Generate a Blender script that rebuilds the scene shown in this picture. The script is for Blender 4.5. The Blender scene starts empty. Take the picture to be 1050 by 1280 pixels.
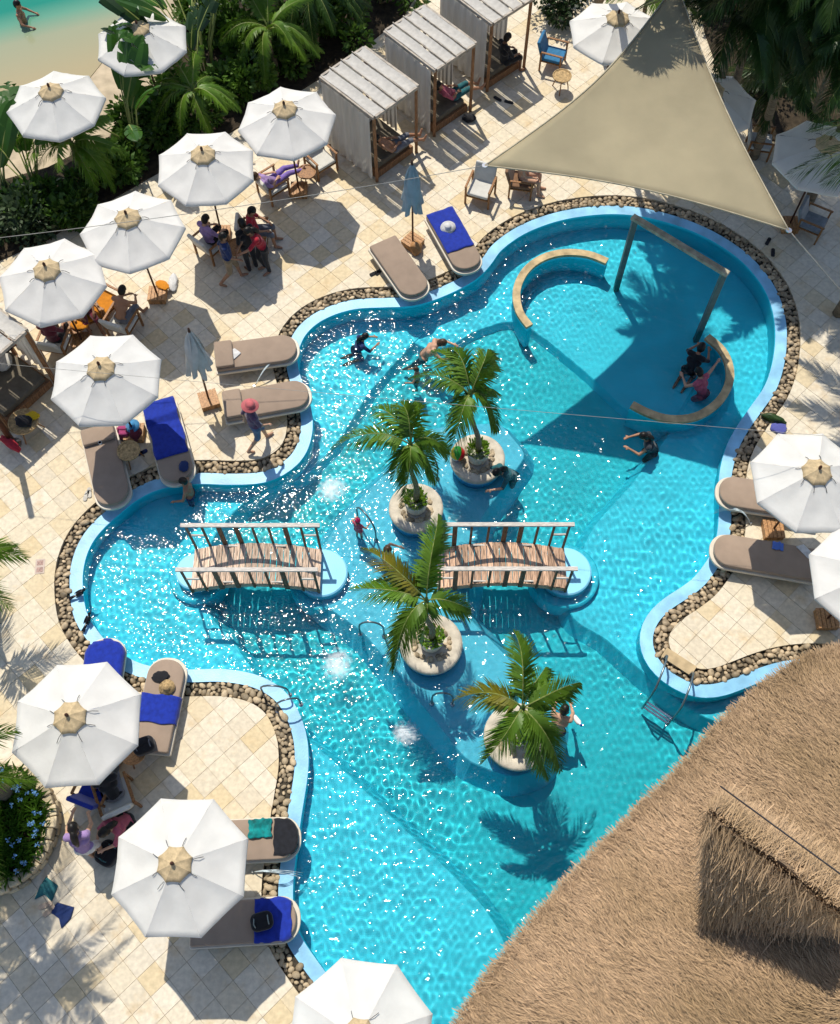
import bpy, bmesh, math, random
import numpy as np
from mathutils import Vector, Matrix, Euler, noise as mnoise
R = math.radians
random.seed(7); rng = np.random.default_rng(7)
scene = bpy.context.scene
C = scene.collection

# ------------------------------------------------------------------ camera
CAM_H, FPX, PITCH = 20.0, 1260.0, R(64.5)          # drone 20 m above the deck
cam_d = bpy.data.cameras.new('camera'); cam = bpy.data.objects.new('camera', cam_d); C.objects.link(cam)
cam.location = (0, 0, CAM_H); cam.rotation_euler = (R(90) - PITCH, 0, 0)
cam_d.sensor_fit = 'VERTICAL'; cam_d.sensor_height = 24.0; cam_d.lens = 24.0 * FPX / 1280.0
cam_d.clip_start = 0.1; cam_d.clip_end = 2000
scene.camera = cam
# ------------------------------------------------------------------ world and sun
SUN = Vector((-0.200, 0.533, 1.0)).normalized()     # towards the sun
world = bpy.data.worlds.new('World'); scene.world = world; world.use_nodes = True
wn = world.node_tree.nodes; wl = world.node_tree.links; wn.clear()
sky = wn.new('ShaderNodeTexSky'); sky.sky_type = 'NISHITA'; sky.sun_disc = False
sky.sun_elevation = math.asin(SUN.z); sky.sun_rotation = math.atan2(SUN.x, SUN.y)
bg = wn.new('ShaderNodeBackground'); bg.inputs[1].default_value = 0.125
wo = wn.new('ShaderNodeOutputWorld'); wl.new(sky.outputs[0], bg.inputs[0]); wl.new(bg.outputs[0], wo.inputs[0])
sun_d = bpy.data.lights.new('sun', 'SUN'); sun = bpy.data.objects.new('sun', sun_d); C.objects.link(sun)
sun_d.energy = 4.3; sun_d.angle = R(0.53); sun_d.color = (1.0, 0.935, 0.81)
sun.rotation_euler = (-SUN).to_track_quat('-Z', 'Y').to_euler(); sun.location = SUN * 60
sun_d.cycles.is_caustics_light = True
vs = scene.view_settings; vs.view_transform = 'Standard'; vs.look = 'None'; vs.gamma = 1.0; vs.exposure = 0.12
vs.use_curve_mapping = False
scene.render.engine = 'CYCLES'; cy = scene.cycles
cy.use_denoising = True; cy.use_adaptive_sampling = True; cy.adaptive_threshold = 0.02; cy.max_bounces = 6; cy.transmission_bounces = 5; cy.transparent_max_bounces = 8
cy.diffuse_bounces = 3; cy.glossy_bounces = 3; cy.caustics_reflective = False; cy.caustics_refractive = True
cy.blur_glossy = 0.3; cy.sample_clamp_indirect = 6.0

# ------------------------------------------------------------------ pixel to place (on the 1050 x 1280 photograph)
_fw = np.array([0, math.cos(PITCH), -math.sin(PITCH)]); _rt = np.array([1.0, 0, 0]); _up = np.cross(_rt, _fw)
def at(x, y, z=0.0):
    d = _fw + _rt * (x - 525) / FPX + _up * (640 - y) / FPX
    p = np.array([0, 0, CAM_H]) + d * (z - CAM_H) / d[2]
    return Vector(p)
def ats(pts, z=0.0): return [at(x, y, z).xy for x, y in pts]
def px(p):
    d = np.array(p) - np.array([0, 0, CAM_H]); zz = d @ _fw
    return 525 + FPX * (d @ _rt) / zz, 640 - FPX * (d @ _up) / zz

# ------------------------------------------------------------------ materials
MATS = {}
def nodes_of(m): return m.node_tree.nodes, m.node_tree.links
def mat(name, col, rough=0.7, var=0.12, scale=6.0, bump=0.0, bscale=None, col2=None, spec=0.3, metal=0.0, trans=0.0, objvar=0.0, stretch=None, sheen=0.0, attr=None):
    """procedural Principled: two-tone noise, optional bump, optional thin-sheet translucency, per-object variation"""
    if name in MATS: return MATS[name]
    m = bpy.data.materials.new(name); m.use_nodes = True; MATS[name] = m
    n, l = nodes_of(m); b = n['Principled BSDF']
    b.inputs['Roughness'].default_value = rough; b.inputs['Specular IOR Level'].default_value = spec
    b.inputs['Metallic'].default_value = metal
    if sheen: b.inputs['Sheen Weight'].default_value = sheen
    tc = n.new('ShaderNodeTexCoord'); mp = n.new('ShaderNodeMapping'); l.new(tc.outputs['Object'], mp.inputs[0])
    if stretch: mp.inputs['Scale'].default_value = stretch
    nz = n.new('ShaderNodeTexNoise'); nz.inputs['Scale'].default_value = scale; nz.inputs['Detail'].default_value = 5
    l.new(mp.outputs[0], nz.inputs['Vector'])
    c2 = col2 if col2 else tuple(max(0, c * (1 - 2.2 * var)) for c in col)
    c1 = col if col2 else tuple(min(1, c * (1 + var)) for c in col)
    mx = n.new('ShaderNodeMix'); mx.data_type = 'RGBA'
    rmp = n.new('ShaderNodeMapRange'); rmp.inputs[1].default_value = 0.3; rmp.inputs[2].default_value = 0.7
    l.new(nz.outputs[0], rmp.inputs[0]); l.new(rmp.outputs[0], mx.inputs[0])
    mx.inputs[6].default_value = (*c1, 1); mx.inputs[7].default_value = (*c2, 1)
    out = mx.outputs[2]
    if objvar or attr:
        hs = n.new('ShaderNodeHueSaturation')
        if attr:
            oi = n.new('ShaderNodeAttribute'); oi.attribute_name = attr; rnd = oi.outputs['Fac']
        else:
            oi = n.new('ShaderNodeObjectInfo'); rnd = oi.outputs['Random']
        amt = objvar or 0.3
        mr = n.new('ShaderNodeMapRange'); mr.inputs[3].default_value = 1 - amt; mr.inputs[4].default_value = 1 + amt
        l.new(rnd, mr.inputs[0]); l.new(mr.outputs[0], hs.inputs['Value']); l.new(out, hs.inputs['Color']); out = hs.outputs[0]
    l.new(out, b.inputs['Base Color'])
    if bump:
        bn = n.new('ShaderNodeTexNoise'); bn.inputs['Scale'].default_value = bscale or scale * 4; bn.inputs['Detail'].default_value = 4
        l.new(mp.outputs[0], bn.inputs['Vector'])
        bp = n.new('ShaderNodeBump'); bp.inputs['Strength'].default_value = 0.6; bp.inputs['Distance'].default_value = bump
        l.new(bn.outputs[0], bp.inputs['Height']); l.new(bp.outputs[0], b.inputs['Normal'])
    if trans:
        tr = n.new('ShaderNodeBsdfTranslucent'); l.new(out, tr.inputs[0])
        ms = n.new('ShaderNodeMixShader'); ms.inputs[0].default_value = trans
        o = n['Material Output']; l.new(b.outputs[0], ms.inputs[1]); l.new(tr.outputs[0], ms.inputs[2]); l.new(ms.outputs[0], o.inputs[0])
    return m

# ------------------------------------------------------------------ objects
def link(name, me, m=None, parent=None):
    o = bpy.data.objects.new(name, me); C.objects.link(o)
    if m is not None:
        for mm in (m if isinstance(m, (list, tuple)) else [m]): me.materials.append(mm)
    if parent is not None: o.parent = parent
    return o
def tag(o, label=None, cat=None, group=None, kind=None):
    if label: o['label'] = label
    if cat: o['category'] = cat
    if group: o['group'] = group
    if kind: o['kind'] = kind
    return o
def thing(name, label, cat, loc=(0, 0, 0), rz=0.0, group=None):
    o = bpy.data.objects.new(name, None); C.objects.link(o); o.empty_display_size = 0.2
    o.location = loc; o.rotation_euler = (0, 0, rz)
    return tag(o, label, cat, group)
def copy_tree(o, parent=None):
    c = o.copy(); C.objects.link(c)
    if parent is not None:
        c.parent = parent
    for ch in o.children: copy_tree(ch, c)
    return c
class MB:
    """collects faces for one mesh"""
    def __init__(s): s.v = []; s.f = []; s.mi = []; s.cur = 0
    def add(s, vs, fs):
        b = len(s.v); s.v += [tuple(v) for v in vs]; s.f += [tuple(i + b for i in f) for f in fs]; s.mi += [s.cur] * len(fs); return s
    def box(s, c, d, rot=None):
        hx, hy, hz = d[0] / 2, d[1] / 2, d[2] / 2
        vs = [Vector((x, y, z)) for z in (-hz, hz) for y in (-hy, hy) for x in (-hx, hx)]
        if rot is not None: vs = [rot @ v for v in vs]
        c = Vector(c)
        return s.add([v + c for v in vs], [(0, 2, 3, 1), (4, 5, 7, 6), (0, 1, 5, 4), (2, 6, 7, 3), (0, 4, 6, 2), (1, 3, 7, 5)])
    def beam(s, a, b, w, h, roll=None):
        a = Vector(a); b = Vector(b); d = b - a; L = d.length
        if L < 1e-6: return s
        x = d / L; up = Vector((0, 0, 1)) if abs(x.z) < 0.95 else Vector((1, 0, 0))
        y = up.cross(x).normalized(); z = x.cross(y)
        return s.box((a + b) / 2, (L, w, h), Matrix((x, y, z)).transposed())
    def tube(s, pts, r, n=6, cap=True):
        pts = [Vector(p) for p in pts]; rs = r if isinstance(r, (list, tuple)) else [r] * len(pts)
        rings = []; prev = None
        for i, p in enumerate(pts):
            t = (pts[min(i + 1, len(pts) - 1)] - pts[max(i - 1, 0)]).normalized()
            if prev is None:
                u = t.orthogonal().normalized()
            else:
                u = (prev - t * prev.dot(t)); u = u.normalized() if u.length > 1e-6 else t.orthogonal().normalized()
            prev = u; w = t.cross(u)
            rings.append([p + (u * math.cos(a) + w * math.sin(a)) * rs[i] for a in [2 * math.pi * k / n for k in range(n)]])
        vs = [v for rg in rings for v in rg]; fs = []
        for i in range(len(pts) - 1):
            for k in range(n):
                k2 = (k + 1) % n; fs.append((i * n + k, i * n + k2, (i + 1) * n + k2, (i + 1) * n + k))
        if cap: fs.append(tuple(reversed(range(n)))); fs.append(tuple(range((len(pts) - 1) * n, len(pts) * n)))
        return s.add(vs, fs)
    def lathe(s, prof, n=24, c=(0, 0, 0), cap=True):
        c = Vector(c); vs = []; fs = []
        for r, z in prof:
            for k in range(n):
                a = 2 * math.pi * k / n; vs.append(c + Vector((r * math.cos(a), r * math.sin(a), z)))
        for i in range(len(prof) - 1):
            for k in range(n):
                k2 = (k + 1) % n; fs.append((i * n + k, i * n + k2, (i + 1) * n + k2, (i + 1) * n + k))
        if cap:
            if prof[0][0] > 1e-4: fs.append(tuple(reversed(range(n))))
            if prof[-1][0] > 1e-4: fs.append(tuple(range((len(prof) - 1) * n, len(prof) * n)))
        return s.add(vs, fs)
    def prism(s, poly, z0, z1, bottom=True):
        n = len(poly); vs = [(p[0], p[1], z0) for p in poly] + [(p[0], p[1], z1) for p in poly]
        fs = [(i, (i + 1) % n, n + (i + 1) % n, n + i) for i in range(n)] + [tuple(range(n, 2 * n))]
        if bottom: fs.append(tuple(reversed(range(n))))
        return s.add(vs, fs)
    def ball(s, c, r, n=10, m=6, rot=None):
        c = Vector(c); r = r if isinstance(r, (tuple, list)) else (r, r, r); vs = []; fs = []
        for i in range(m + 1):
            t = math.pi * i / m
            for k in range(n):
                a = 2 * math.pi * k / n
                v = Vector((math.sin(t) * math.cos(a) * r[0], math.sin(t) * math.sin(a) * r[1], math.cos(t) * r[2]))
                vs.append(c + (rot @ v if rot is not None else v))
        for i in range(m):
            for k in range(n):
                k2 = (k + 1) % n; fs.append((i * n + k, (i + 1) * n + k, (i + 1) * n + k2, i * n + k2))
        return s.add(vs, fs)
    def mesh(s, name, smooth=False, weld=False):
        me = bpy.data.meshes.new(name); me.from_pydata(s.v, [], s.f)
        if any(s.mi): me.polygons.foreach_set('material_index', s.mi)
        if weld:
            bm = bmesh.new(); bm.from_mesh(me); bmesh.ops.remove_doubles(bm, verts=bm.verts, dist=1e-4)
            bmesh.ops.dissolve_degenerate(bm, dist=1e-5, edges=bm.edges)
            bm.to_mesh(me); bm.free()
        if smooth: me.shade_smooth()
        me.update(); return me
    def build(s, name, m, parent=None, smooth=False, bevel=0.0, weld=False):
        o = link(name, s.mesh(name, smooth, weld), m, parent)
        if bevel:
            b = o.modifiers.new('bevel', 'BEVEL'); b.width = bevel; b.segments = 2; b.limit_method = 'ANGLE'; b.angle_limit = R(40)
        return o
def struct(name, mb, m, smooth=False, parent=None):
    o = mb.build(name, m, parent, smooth) if isinstance(mb, MB) else link(name, mb, m, parent)
    if parent is None: o['kind'] = 'structure'
    return o

# ------------------------------------------------------------------ 2-D curves
def catmull(pts, step=0.06, closed=True):
    P = [np.array(p, float) for p in pts]; n = len(P); out = []
    rngi = range(n) if closed else range(n - 1)
    for i in rngi:
        if closed: p0, p1, p2, p3 = P[i - 1], P[i], P[(i + 1) % n], P[(i + 2) % n]
        else: p0, p1, p2, p3 = P[max(i - 1, 0)], P[i], P[i + 1], P[min(i + 2, n - 1)]
        k = max(2, int(np.linalg.norm(p2 - p1) / step))
        for j in range(k):
            t = j / k
            out.append(0.5 * (2 * p1 + (p2 - p0) * t + (2 * p0 - 5 * p1 + 4 * p2 - p3) * t * t + (3 * p1 - p0 - 3 * p2 + p3) * t ** 3))
    if not closed: out.append(P[-1])
    return np.array(out)
def smooth_closed(P, it=3):
    for _ in range(it): P = (np.roll(P, 1, 0) + 2 * P + np.roll(P, -1, 0)) / 4
    return P
def resample(P, step, closed=True):
    Q = np.vstack([P, P[:1]]) if closed else P
    d = np.r_[0, np.cumsum(np.linalg.norm(np.diff(Q, axis=0), axis=1))]
    n = max(4, int(d[-1] / step)); t = np.linspace(0, d[-1], n, endpoint=not closed)
    return np.stack([np.interp(t, d, Q[:, 0]), np.interp(t, d, Q[:, 1])], 1)
def area2(P): return 0.5 * np.sum(P[:, 0] * np.roll(P[:, 1], -1) - np.roll(P[:, 0], -1) * P[:, 1])
def normals2(P):
    t = np.roll(P, -1, 0) - np.roll(P, 1, 0); t /= np.linalg.norm(t, axis=1)[:, None] + 1e-12
    return np.stack([t[:, 1], -t[:, 0]], 1)          # outward for a counter-clockwise loop
def inside(P, q):
    """vectorised point in polygon: q (n,2)"""
    x, y = q[:, 0], q[:, 1]; c = np.zeros(len(q), bool); n = len(P)
    for i in range(n):
        x1, y1 = P[i]; x2, y2 = P[(i + 1) % n]
        if y1 == y2: continue
        m = (y1 > y) != (y2 > y)
        c ^= m & (x < (x2 - x1) * (y - y1) / (y2 - y1) + x1)
    return c
def dist_to(P, q, chunk=4000):
    out = np.empty(len(q))
    for i in range(0, len(q), chunk):
        out[i:i + chunk] = np.sqrt(((q[i:i + chunk, None, :] - P[None]) ** 2).sum(2).min(1))
    return out
def offset_loop(P, d):
    """clean outward (d>0) or inward offset of a CCW loop: drop points that come too near the source"""
    Q = P + normals2(P) * d
    keep = dist_to(P, Q) > abs(d) * 0.97
    Q = Q[keep]
    return smooth_closed(resample(Q, 0.08), 2)
# ================================================================== THE POOL
RIM_PX = [(403,1243),(370,1198),(355,1172),(348,1140),(348,1100),(353,1060),(358,1023),(363,993),(368,960),(367,926),(359,899),(346,877),(327,863),
 (304,855),(273,851),(239,852),(200,850),(163,842),(125,818),(101,789),(90,766),(86,731),(88,705),(97,678),(113,655),(136,634),(165,611),(200,596),(247,590),
 (285,591),(327,589),(353,577),(369,560),(376,533),(373,505),(362,475),(357,447),(365,418),(383,397),(410,382),(443,373),(483,371),(517,369),(552,357),(585,340),(603,322),(616,304),
 (649,281),(695,264),(747,256),(793,257),(840,267),(887,285),(929,311),(957,339),(975,369),(984,407),(982,449),(971,486),(952,514),(933,542),(922,565),
 (915,595),(915,630),(914,662),(908,690),(897,710),(880,732),(860,747),(840,760),(823,777),(816,797),(820,817),(832,833),(850,846),(873,855),(900,853),(927,843),(953,833),
 (983,825),(1020,822),(1060,826),(1130,842),(1185,880),(1190,960),(1120,1080),(1010,1200),(890,1330),(700,1420),(540,1390),(450,1300)]
RIM = smooth_closed(resample(catmull(ats(RIM_PX)), 0.08), 4)
if area2(RIM) < 0: RIM = RIM[::-1].copy()
EDGE = offset_loop(RIM, -0.27)        # water edge
DECKE = offset_loop(RIM, 0.31)        # edge of the paving
Z_RIM, Z_WATER, Z_FLOOR = -0.045, -0.13, -1.15

def band(A, B, za, zb, name, m, kind='structure', drop=0.0):
    """ring between loop A (outer) and loop B (inner); each A point goes to a matching B point"""
    mb = MB(); A = resample(A, 0.1); nb = len(A)
    k = ((A[:, None] - B[None]) ** 2).sum(2).argmin(1); Bm = B[k]
    vs = [(*a, za) for a in A] + [(*b, zb) for b in Bm]
    fs = [(i, (i + 1) % nb, nb + (i + 1) % nb, nb + i) for i in range(nb)]
    mb.add(vs, fs); o = mb.build(name, m, None, True)
    o['kind'] = kind; return o
def grid_fill(outer, holes, z, step=0.5):
    """triangulated sheet with holes via bmesh triangle_fill"""
    bm = bmesh.new()
    for loop in [outer] + holes:
        vs = [bm.verts.new((p[0], p[1], z)) for p in loop]
        for i in range(len(vs)): bm.edges.new((vs[i], vs[(i + 1) % len(vs)]))
    bmesh.ops.triangle_fill(bm, use_beauty=True, use_dissolve=False, edges=bm.edges)
    bmesh.ops.recalc_face_normals(bm, faces=bm.faces)
    if sum(f.normal.z for f in bm.faces) < 0: bmesh.ops.reverse_faces(bm, faces=bm.faces)
    me = bpy.data.meshes.new('sheet'); bm.to_mesh(me); bm.free(); return me

M_rim = mat('rim_paint', (0.27, 0.58, 0.84), 0.4, 0.14, 2.2, 0.004, 30)
M_pool = mat('pool_paint_deep', (0.003, 0.58, 0.68), 0.6, 0.05, 1.2)  # one paint throughout; light absorbed by water depth is put into these three colours
M_shal = mat('pool_paint_shallow', (0.04, 0.76, 0.96), 0.6, 0.05, 1.2)
M_isl = mat('pool_paint_ledge', (0.10, 0.70, 0.93), 0.6, 0.05, 1.2)

band(RIM, EDGE, Z_RIM, Z_RIM - 0.012, 'pool_coping', M_rim)
mb = MB(); n = len(EDGE)
mb.add([(*p, Z_RIM - 0.012) for p in EDGE] + [(*p, Z_FLOOR - 0.1) for p in EDGE], [(i, n + i, n + (i + 1) % n, (i + 1) % n) for i in range(n)])
struct('pool_wall', mb, M_shal)
fl = MB(); bb = [(EDGE[:, 0].min() - .6, EDGE[:, 1].min() - .6), (EDGE[:, 0].max() + .6, EDGE[:, 1].max() + .6)]
fl.box(((bb[0][0] + bb[1][0]) / 2, (bb[0][1] + bb[1][1]) / 2, Z_FLOOR - 0.1), (bb[1][0] - bb[0][0], bb[1][1] - bb[0][1], 0.2))
floor_o = struct('pool_floor', fl, M_pool)
def shelf(name, pts, z, m, step=0.12, soft=True):
    P = resample(catmull(ats(pts, z * 0.75), 0.1) if soft else smooth_closed(resample(np.array(ats(pts, z * 0.75)), .1), 3), step)
    if area2(P) < 0: P = P[::-1]
    Q = P + normals2(P) * (z - Z_FLOOR) * 0.4; n = len(P); b = MB()      # battered sides
    b.add([(*p, Z_FLOOR - 0.03) for p in Q] + [(*p, z - 0.03) for p in P + normals2(P) * 0.02] + [(*p, z) for p in P],
          [(k * n + i, k * n + (i + 1) % n, (k + 1) * n + (i + 1) % n, (k + 1) * n + i) for k in (0, 1) for i in range(n)] + [tuple(range(2 * n, 3 * n))])
    return struct(name, b, m)
shelf('pool_shelf', [(60,560),(345,560),(345,600),(300,632),(262,680),(246,735),(268,775),(296,808),(322,850),(352,900),(300,1000),(100,900),(30,720)], -0.62, M_shal)
shelf('pool_shelf', [(330,880),(362,905),(420,955),(500,1032),(560,1088),(607,1138),(634,1190),(640,1250),(610,1400),(430,1420),(300,1250),(300,1000)], -0.55, M_shal)
shelf('pool_shelf', [(712,760),(760,800),(812,846),(862,885),(915,905),(1000,900),(1200,900),(1200,780),(1000,600),(960,500),(890,470),(835,545),(790,605),(735,672)], -0.60, M_shal)
shelf('pool_shelf', [(560,432),(600,412),(650,405),(720,455),(795,522),(840,545),(1040,560),(1040,300),(880,220),(700,220),(540,330),(480,380),(520,430)], -0.85, M_shal)
shelf('pool_shelf', [(340,410),(420,350),(540,330),(560,380),(520,425),(462,490),(415,560),(360,600),(330,520)], -0.80, M_shal)
isl = shelf('island_ledge', [(540,535),(625,528),(658,568),(600,648),(582,768),(668,856),(700,905),(682,958),(640,972),(584,950),(455,790),(396,748),(390,705),(430,642)], -0.36, M_isl, soft=False)

# ---- water: one real rippled surface
def wave_height(x, y):
    h = np.zeros_like(x); g = np.random.default_rng(3)
    for lam0, lam1, n, amp in ((0.9, 1.8, 8, 0.0020), (0.30, 0.6, 14, 0.00068), (0.12, 0.24, 24, 0.00031)):
        for _ in range(n):
            lam = g.uniform(lam0, lam1); a = g.uniform(0, 2 * math.pi); ph = g.uniform(0, 6.28); k = 2 * math.pi / lam
            wx = np.cos(a) * x + np.sin(a) * y + 0.12 * np.sin(1.3 * y + ph) + 0.12 * np.sin(1.1 * x - ph)
            h += amp * g.uniform(.6, 1.3) * np.sin(k * wx + ph)
    # livelier in the left lobe and along the channels, calmer in places
    m = 0.80 + 0.12 * np.sin(0.7 * x + 1) * np.sin(0.55 * y)
    for u, v, r, w in ((640, 780, 1.4, -.4), (740, 870, 1.7, -.42), (690, 990, 1.7, -.45), (650, 1130, 1.4, -.4), (590, 1060, 1.2, -.3), (740, 560, 1.9, -.42), (690, 470, 1.7, -.35), (800, 430, 1.8, -.3), (890, 340, 2.5, -.35), (860, 800, 1.2, -.2),
                       (430, 1090, 2.2, .7), (520, 1220, 2.0, .7), (830, 700, 2.3, .7), (170, 720, 2.3, .5), (430, 430, 1.7, .5), (300, 660, 2.0, .3), (440, 660, 1.5, .3), (420, 850, 2.2, .25)):
        c = at(u, v); m = m + w * np.exp(-((x - c.x) ** 2 + (y - c.y) ** 2) / r ** 2)
    return h * np.clip(m, 0.26, 1.7)
def water_mesh():
    st = 0.030
    x0, y0, x1, y1 = EDGE[:, 0].min() - .03, EDGE[:, 1].min() - .03, EDGE[:, 0].max() + .03, EDGE[:, 1].max() + .03
    y0 = max(y0, -1.5); x1 = min(x1, 11.0)
    nx, ny = int((x1 - x0) / st) + 1, int((y1 - y0) / st) + 1
    X, Y = np.meshgrid(x0 + st * np.arange(nx), y0 + st * np.arange(ny))
    W = offset_loop(RIM, -0.22)
    q = np.stack([X.ravel(), Y.ravel()], 1); ins = inside(resample(W, 0.15), q).reshape(ny, nx)
    Z = Z_WATER + wave_height(X, Y)
    cell = ins[:-1, :-1] & ins[1:, :-1] & ins[:-1, 1:] & ins[1:, 1:]
    idx = np.arange(nx * ny).reshape(ny, nx)
    F = np.stack([idx[:-1, :-1][cell], idx[:-1, 1:][cell], idx[1:, 1:][cell], idx[1:, :-1][cell]], 1)
    used = np.unique(F); rem = -np.ones(nx * ny, int); rem[used] = np.arange(len(used)); F = rem[F]
    co = np.stack([X.ravel(), Y.ravel(), Z.ravel()], 1)[used]
    me = bpy.data.meshes.new('water'); me.vertices.add(len(co)); me.vertices.foreach_set('co', co.ravel().astype(np.float32))
    me.loops.add(F.size); me.loops.foreach_set('vertex_index', F.ravel().astype(np.int32))
    me.polygons.add(len(F)); me.polygons.foreach_set('loop_start', np.arange(0, F.size, 4, dtype=np.int32))
    me.polygons.foreach_set('loop_total', np.full(len(F), 4, np.int32)); me.update(calc_edges=True); me.shade_smooth(); return me
m_water = bpy.data.materials.new('water'); m_water.use_nodes = True; n_, l_ = nodes_of(m_water); n_.clear()
wo_ = n_.new('ShaderNodeOutputMaterial'); rf = n_.new('ShaderNodeBsdfRefraction'); rf.inputs['Roughness'].default_value = 0.0; rf.inputs['IOR'].default_value = 1.33
rf.inputs['Color'].default_value = (0.93, 0.985, 1, 1)
gl = n_.new('ShaderNodeBsdfGlossy'); gl.inputs['Roughness'].default_value = 0.05
fr = n_.new('ShaderNodeFresnel'); fr.inputs['IOR'].default_value = 1.33; mxs = n_.new('ShaderNodeMixShader')
geo_ = n_.new('ShaderNodeNewGeometry'); mp_ = n_.new('ShaderNodeMapping'); mp_.inputs['Rotation'].default_value = (0, 0, R(35)); mp_.inputs['Scale'].default_value = (1.0, 1.7, 1)
l_.new(geo_.outputs['Position'], mp_.inputs[0]); rz_ = n_.new('ShaderNodeTexNoise'); rz_.inputs['Scale'].default_value = 5.0; rz_.inputs['Detail'].default_value = 1.0; rz_.inputs['Roughness'].default_value = 0.55
l_.new(mp_.outputs[0], rz_.inputs['Vector']); rb_ = n_.new('ShaderNodeBump'); rb_.inputs['Distance'].default_value = 0.045; l_.new(rz_.outputs[0], rb_.inputs['Height']); l_.new(rb_.outputs[0], gl.inputs['Normal'])
l_.new(fr.outputs[0], mxs.inputs[0]); l_.new(rf.outputs[0], mxs.inputs[1]); l_.new(gl.outputs[0], mxs.inputs[2]); l_.new(mxs.outputs[0], wo_.inputs[0])
water = struct('pool_water', water_mesh(), m_water)
water.cycles.is_caustics_caster = True
for o in C.objects:
    if o.name.startswith(('pool_', 'island')) and o is not water: o.cycles.is_caustics_receiver = True
# ================================================================== PAVING, PEBBLES, GROUND
def tile_mat(name, attr):
    m = bpy.data.materials.new(name); m.use_nodes = True; n, l = nodes_of(m); b = n['Principled BSDF']
    b.inputs['Roughness'].default_value = 0.62; b.inputs['Specular IOR Level'].default_value = 0.25
    geo = n.new('ShaderNodeNewGeometry')
    if attr: a = n.new('ShaderNodeAttribute'); a.attribute_name = 'tint'; rnd = a.outputs['Fac']
    else: a = n.new('ShaderNodeObjectInfo'); rnd = a.outputs['Random']
    cr = n.new('ShaderNodeValToRGB'); cr.color_ramp.interpolation = 'LINEAR'; e = cr.color_ramp.elements
    e[0].position = 0; e[0].color = (0.60, 0.525, 0.40, 1); e[1].position = 1.0; e[1].color = (0.64, 0.58, 0.48, 1)
    for p, c in ((0.22, (0.67, 0.60, 0.475)), (0.45, (0.63, 0.545, 0.40)), (0.62, (0.69, 0.62, 0.50)), (0.78, (0.62, 0.52, 0.355)), (0.92, (0.61, 0.49, 0.30))):
        x = e.new(p); x.color = (*c, 1)
    l.new(rnd, cr.inputs[0])
    n1 = n.new('ShaderNodeTexNoise'); n1.inputs['Scale'].default_value = 2.3; n1.inputs['Detail'].default_value = 6; n1.inputs['Roughness'].default_value = 0.6
    l.new(geo.outputs['Position'], n1.inputs['Vector'])
    r1 = n.new('ShaderNodeMapRange'); r1.inputs[1].default_value = 0.54; r1.inputs[2].default_value = 0.85; l.new(n1.outputs[0], r1.inputs[0])
    m1 = n.new('ShaderNodeMix'); m1.data_type = 'RGBA'; l.new(r1.outputs[0], m1.inputs[0]); l.new(cr.outputs[0], m1.inputs[6]); m1.inputs[7].default_value = (0.56, 0.40, 0.21, 1)
    n2 = n.new('ShaderNodeTexNoise'); n2.inputs['Scale'].default_value = 11; n2.inputs['Detail'].default_value = 5; l.new(geo.outputs['Position'], n2.inputs['Vector'])
    r2 = n.new('ShaderNodeMapRange'); r2.inputs[1].default_value = 0.35; r2.inputs[2].default_value = 0.7; r2.inputs[3].default_value = 0.86; r2.inputs[4].default_value = 1.08; l.new(n2.outputs[0], r2.inputs[0])
    hv = n.new('ShaderNodeHueSaturation'); l.new(m1.outputs[2], hv.inputs['Color']); l.new(r2.outputs[0], hv.inputs['Value'])
    l.new(hv.outputs[0], b.inputs['Base Color'])
    bp = n.new('ShaderNodeBump'); bp.inputs['Distance'].default_value = 0.004; bp.inputs['Strength'].default_value = 0.5; l.new(n2.outputs[0], bp.inputs['Height']); l.new(bp.outputs[0], b.inputs['Normal'])
    return m
M_tile, M_tile2 = tile_mat('travertine', False), tile_mat('travertine_far', True)
M_grout = mat('grout', (0.58, 0.50, 0.37), 0.9, 0.12, 8)
DECK_OUT = np.array([at(x, y).xy for x, y in [(-160, 345), (50, 300), (130, 252), (235, 190), (340, 128), (420, 80), (500, 20), (560, -60), (1100, -60), (1300, 250), (1420, 800), (1420, 1500), (-300, 1500), (-300, 800)]])
if area2(DECK_OUT) < 0: DECK_OUT = DECK_OUT[::-1].copy()
deck = struct('deck', grid_fill([tuple(p) for p in DECK_OUT], [[tuple(p) for p in resample(DECKE, 0.15)]], -0.018), M_grout)
# edge of the paving: a thin stone kerb face down to the pebbles
mb = MB(); n = len(DECKE)
mb.add([(*p, 0.0) for p in DECKE] + [(*p, -0.09) for p in DECKE], [(i, (i + 1) % n, n + (i + 1) % n, n + i) for i in range(n)])
struct('deck_edge', mb, mat('edge_stone', (0.52, 0.42, 0.28), 0.8, 0.15, 10))
T, TA = 0.41, R(44)
ex, ey = np.array([math.cos(TA), math.sin(TA)]), np.array([-math.sin(TA), math.cos(TA)])
ij = np.array([(i, j) for i in range(-70, 71) for j in range(-70, 71)])
stag = (ij[:, 1] % 2) * 0.0
cen = ij[:, :1] * T * ex + ij[:, 1:] * T * ey + stag[:, None] * ex + np.array([0, 10.0])
ok = inside(DECK_OUT, cen); cen = cen[ok]
DL = resample(DECKE, 0.04); dpool = dist_to(DL[::3], cen); inp = inside(DL[::3], cen)
cen = cen[~(inp & (dpool > 0.36))]; 
dpool = dist_to(DL[::3], cen)
h = T / 2 - 0.0035
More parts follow.
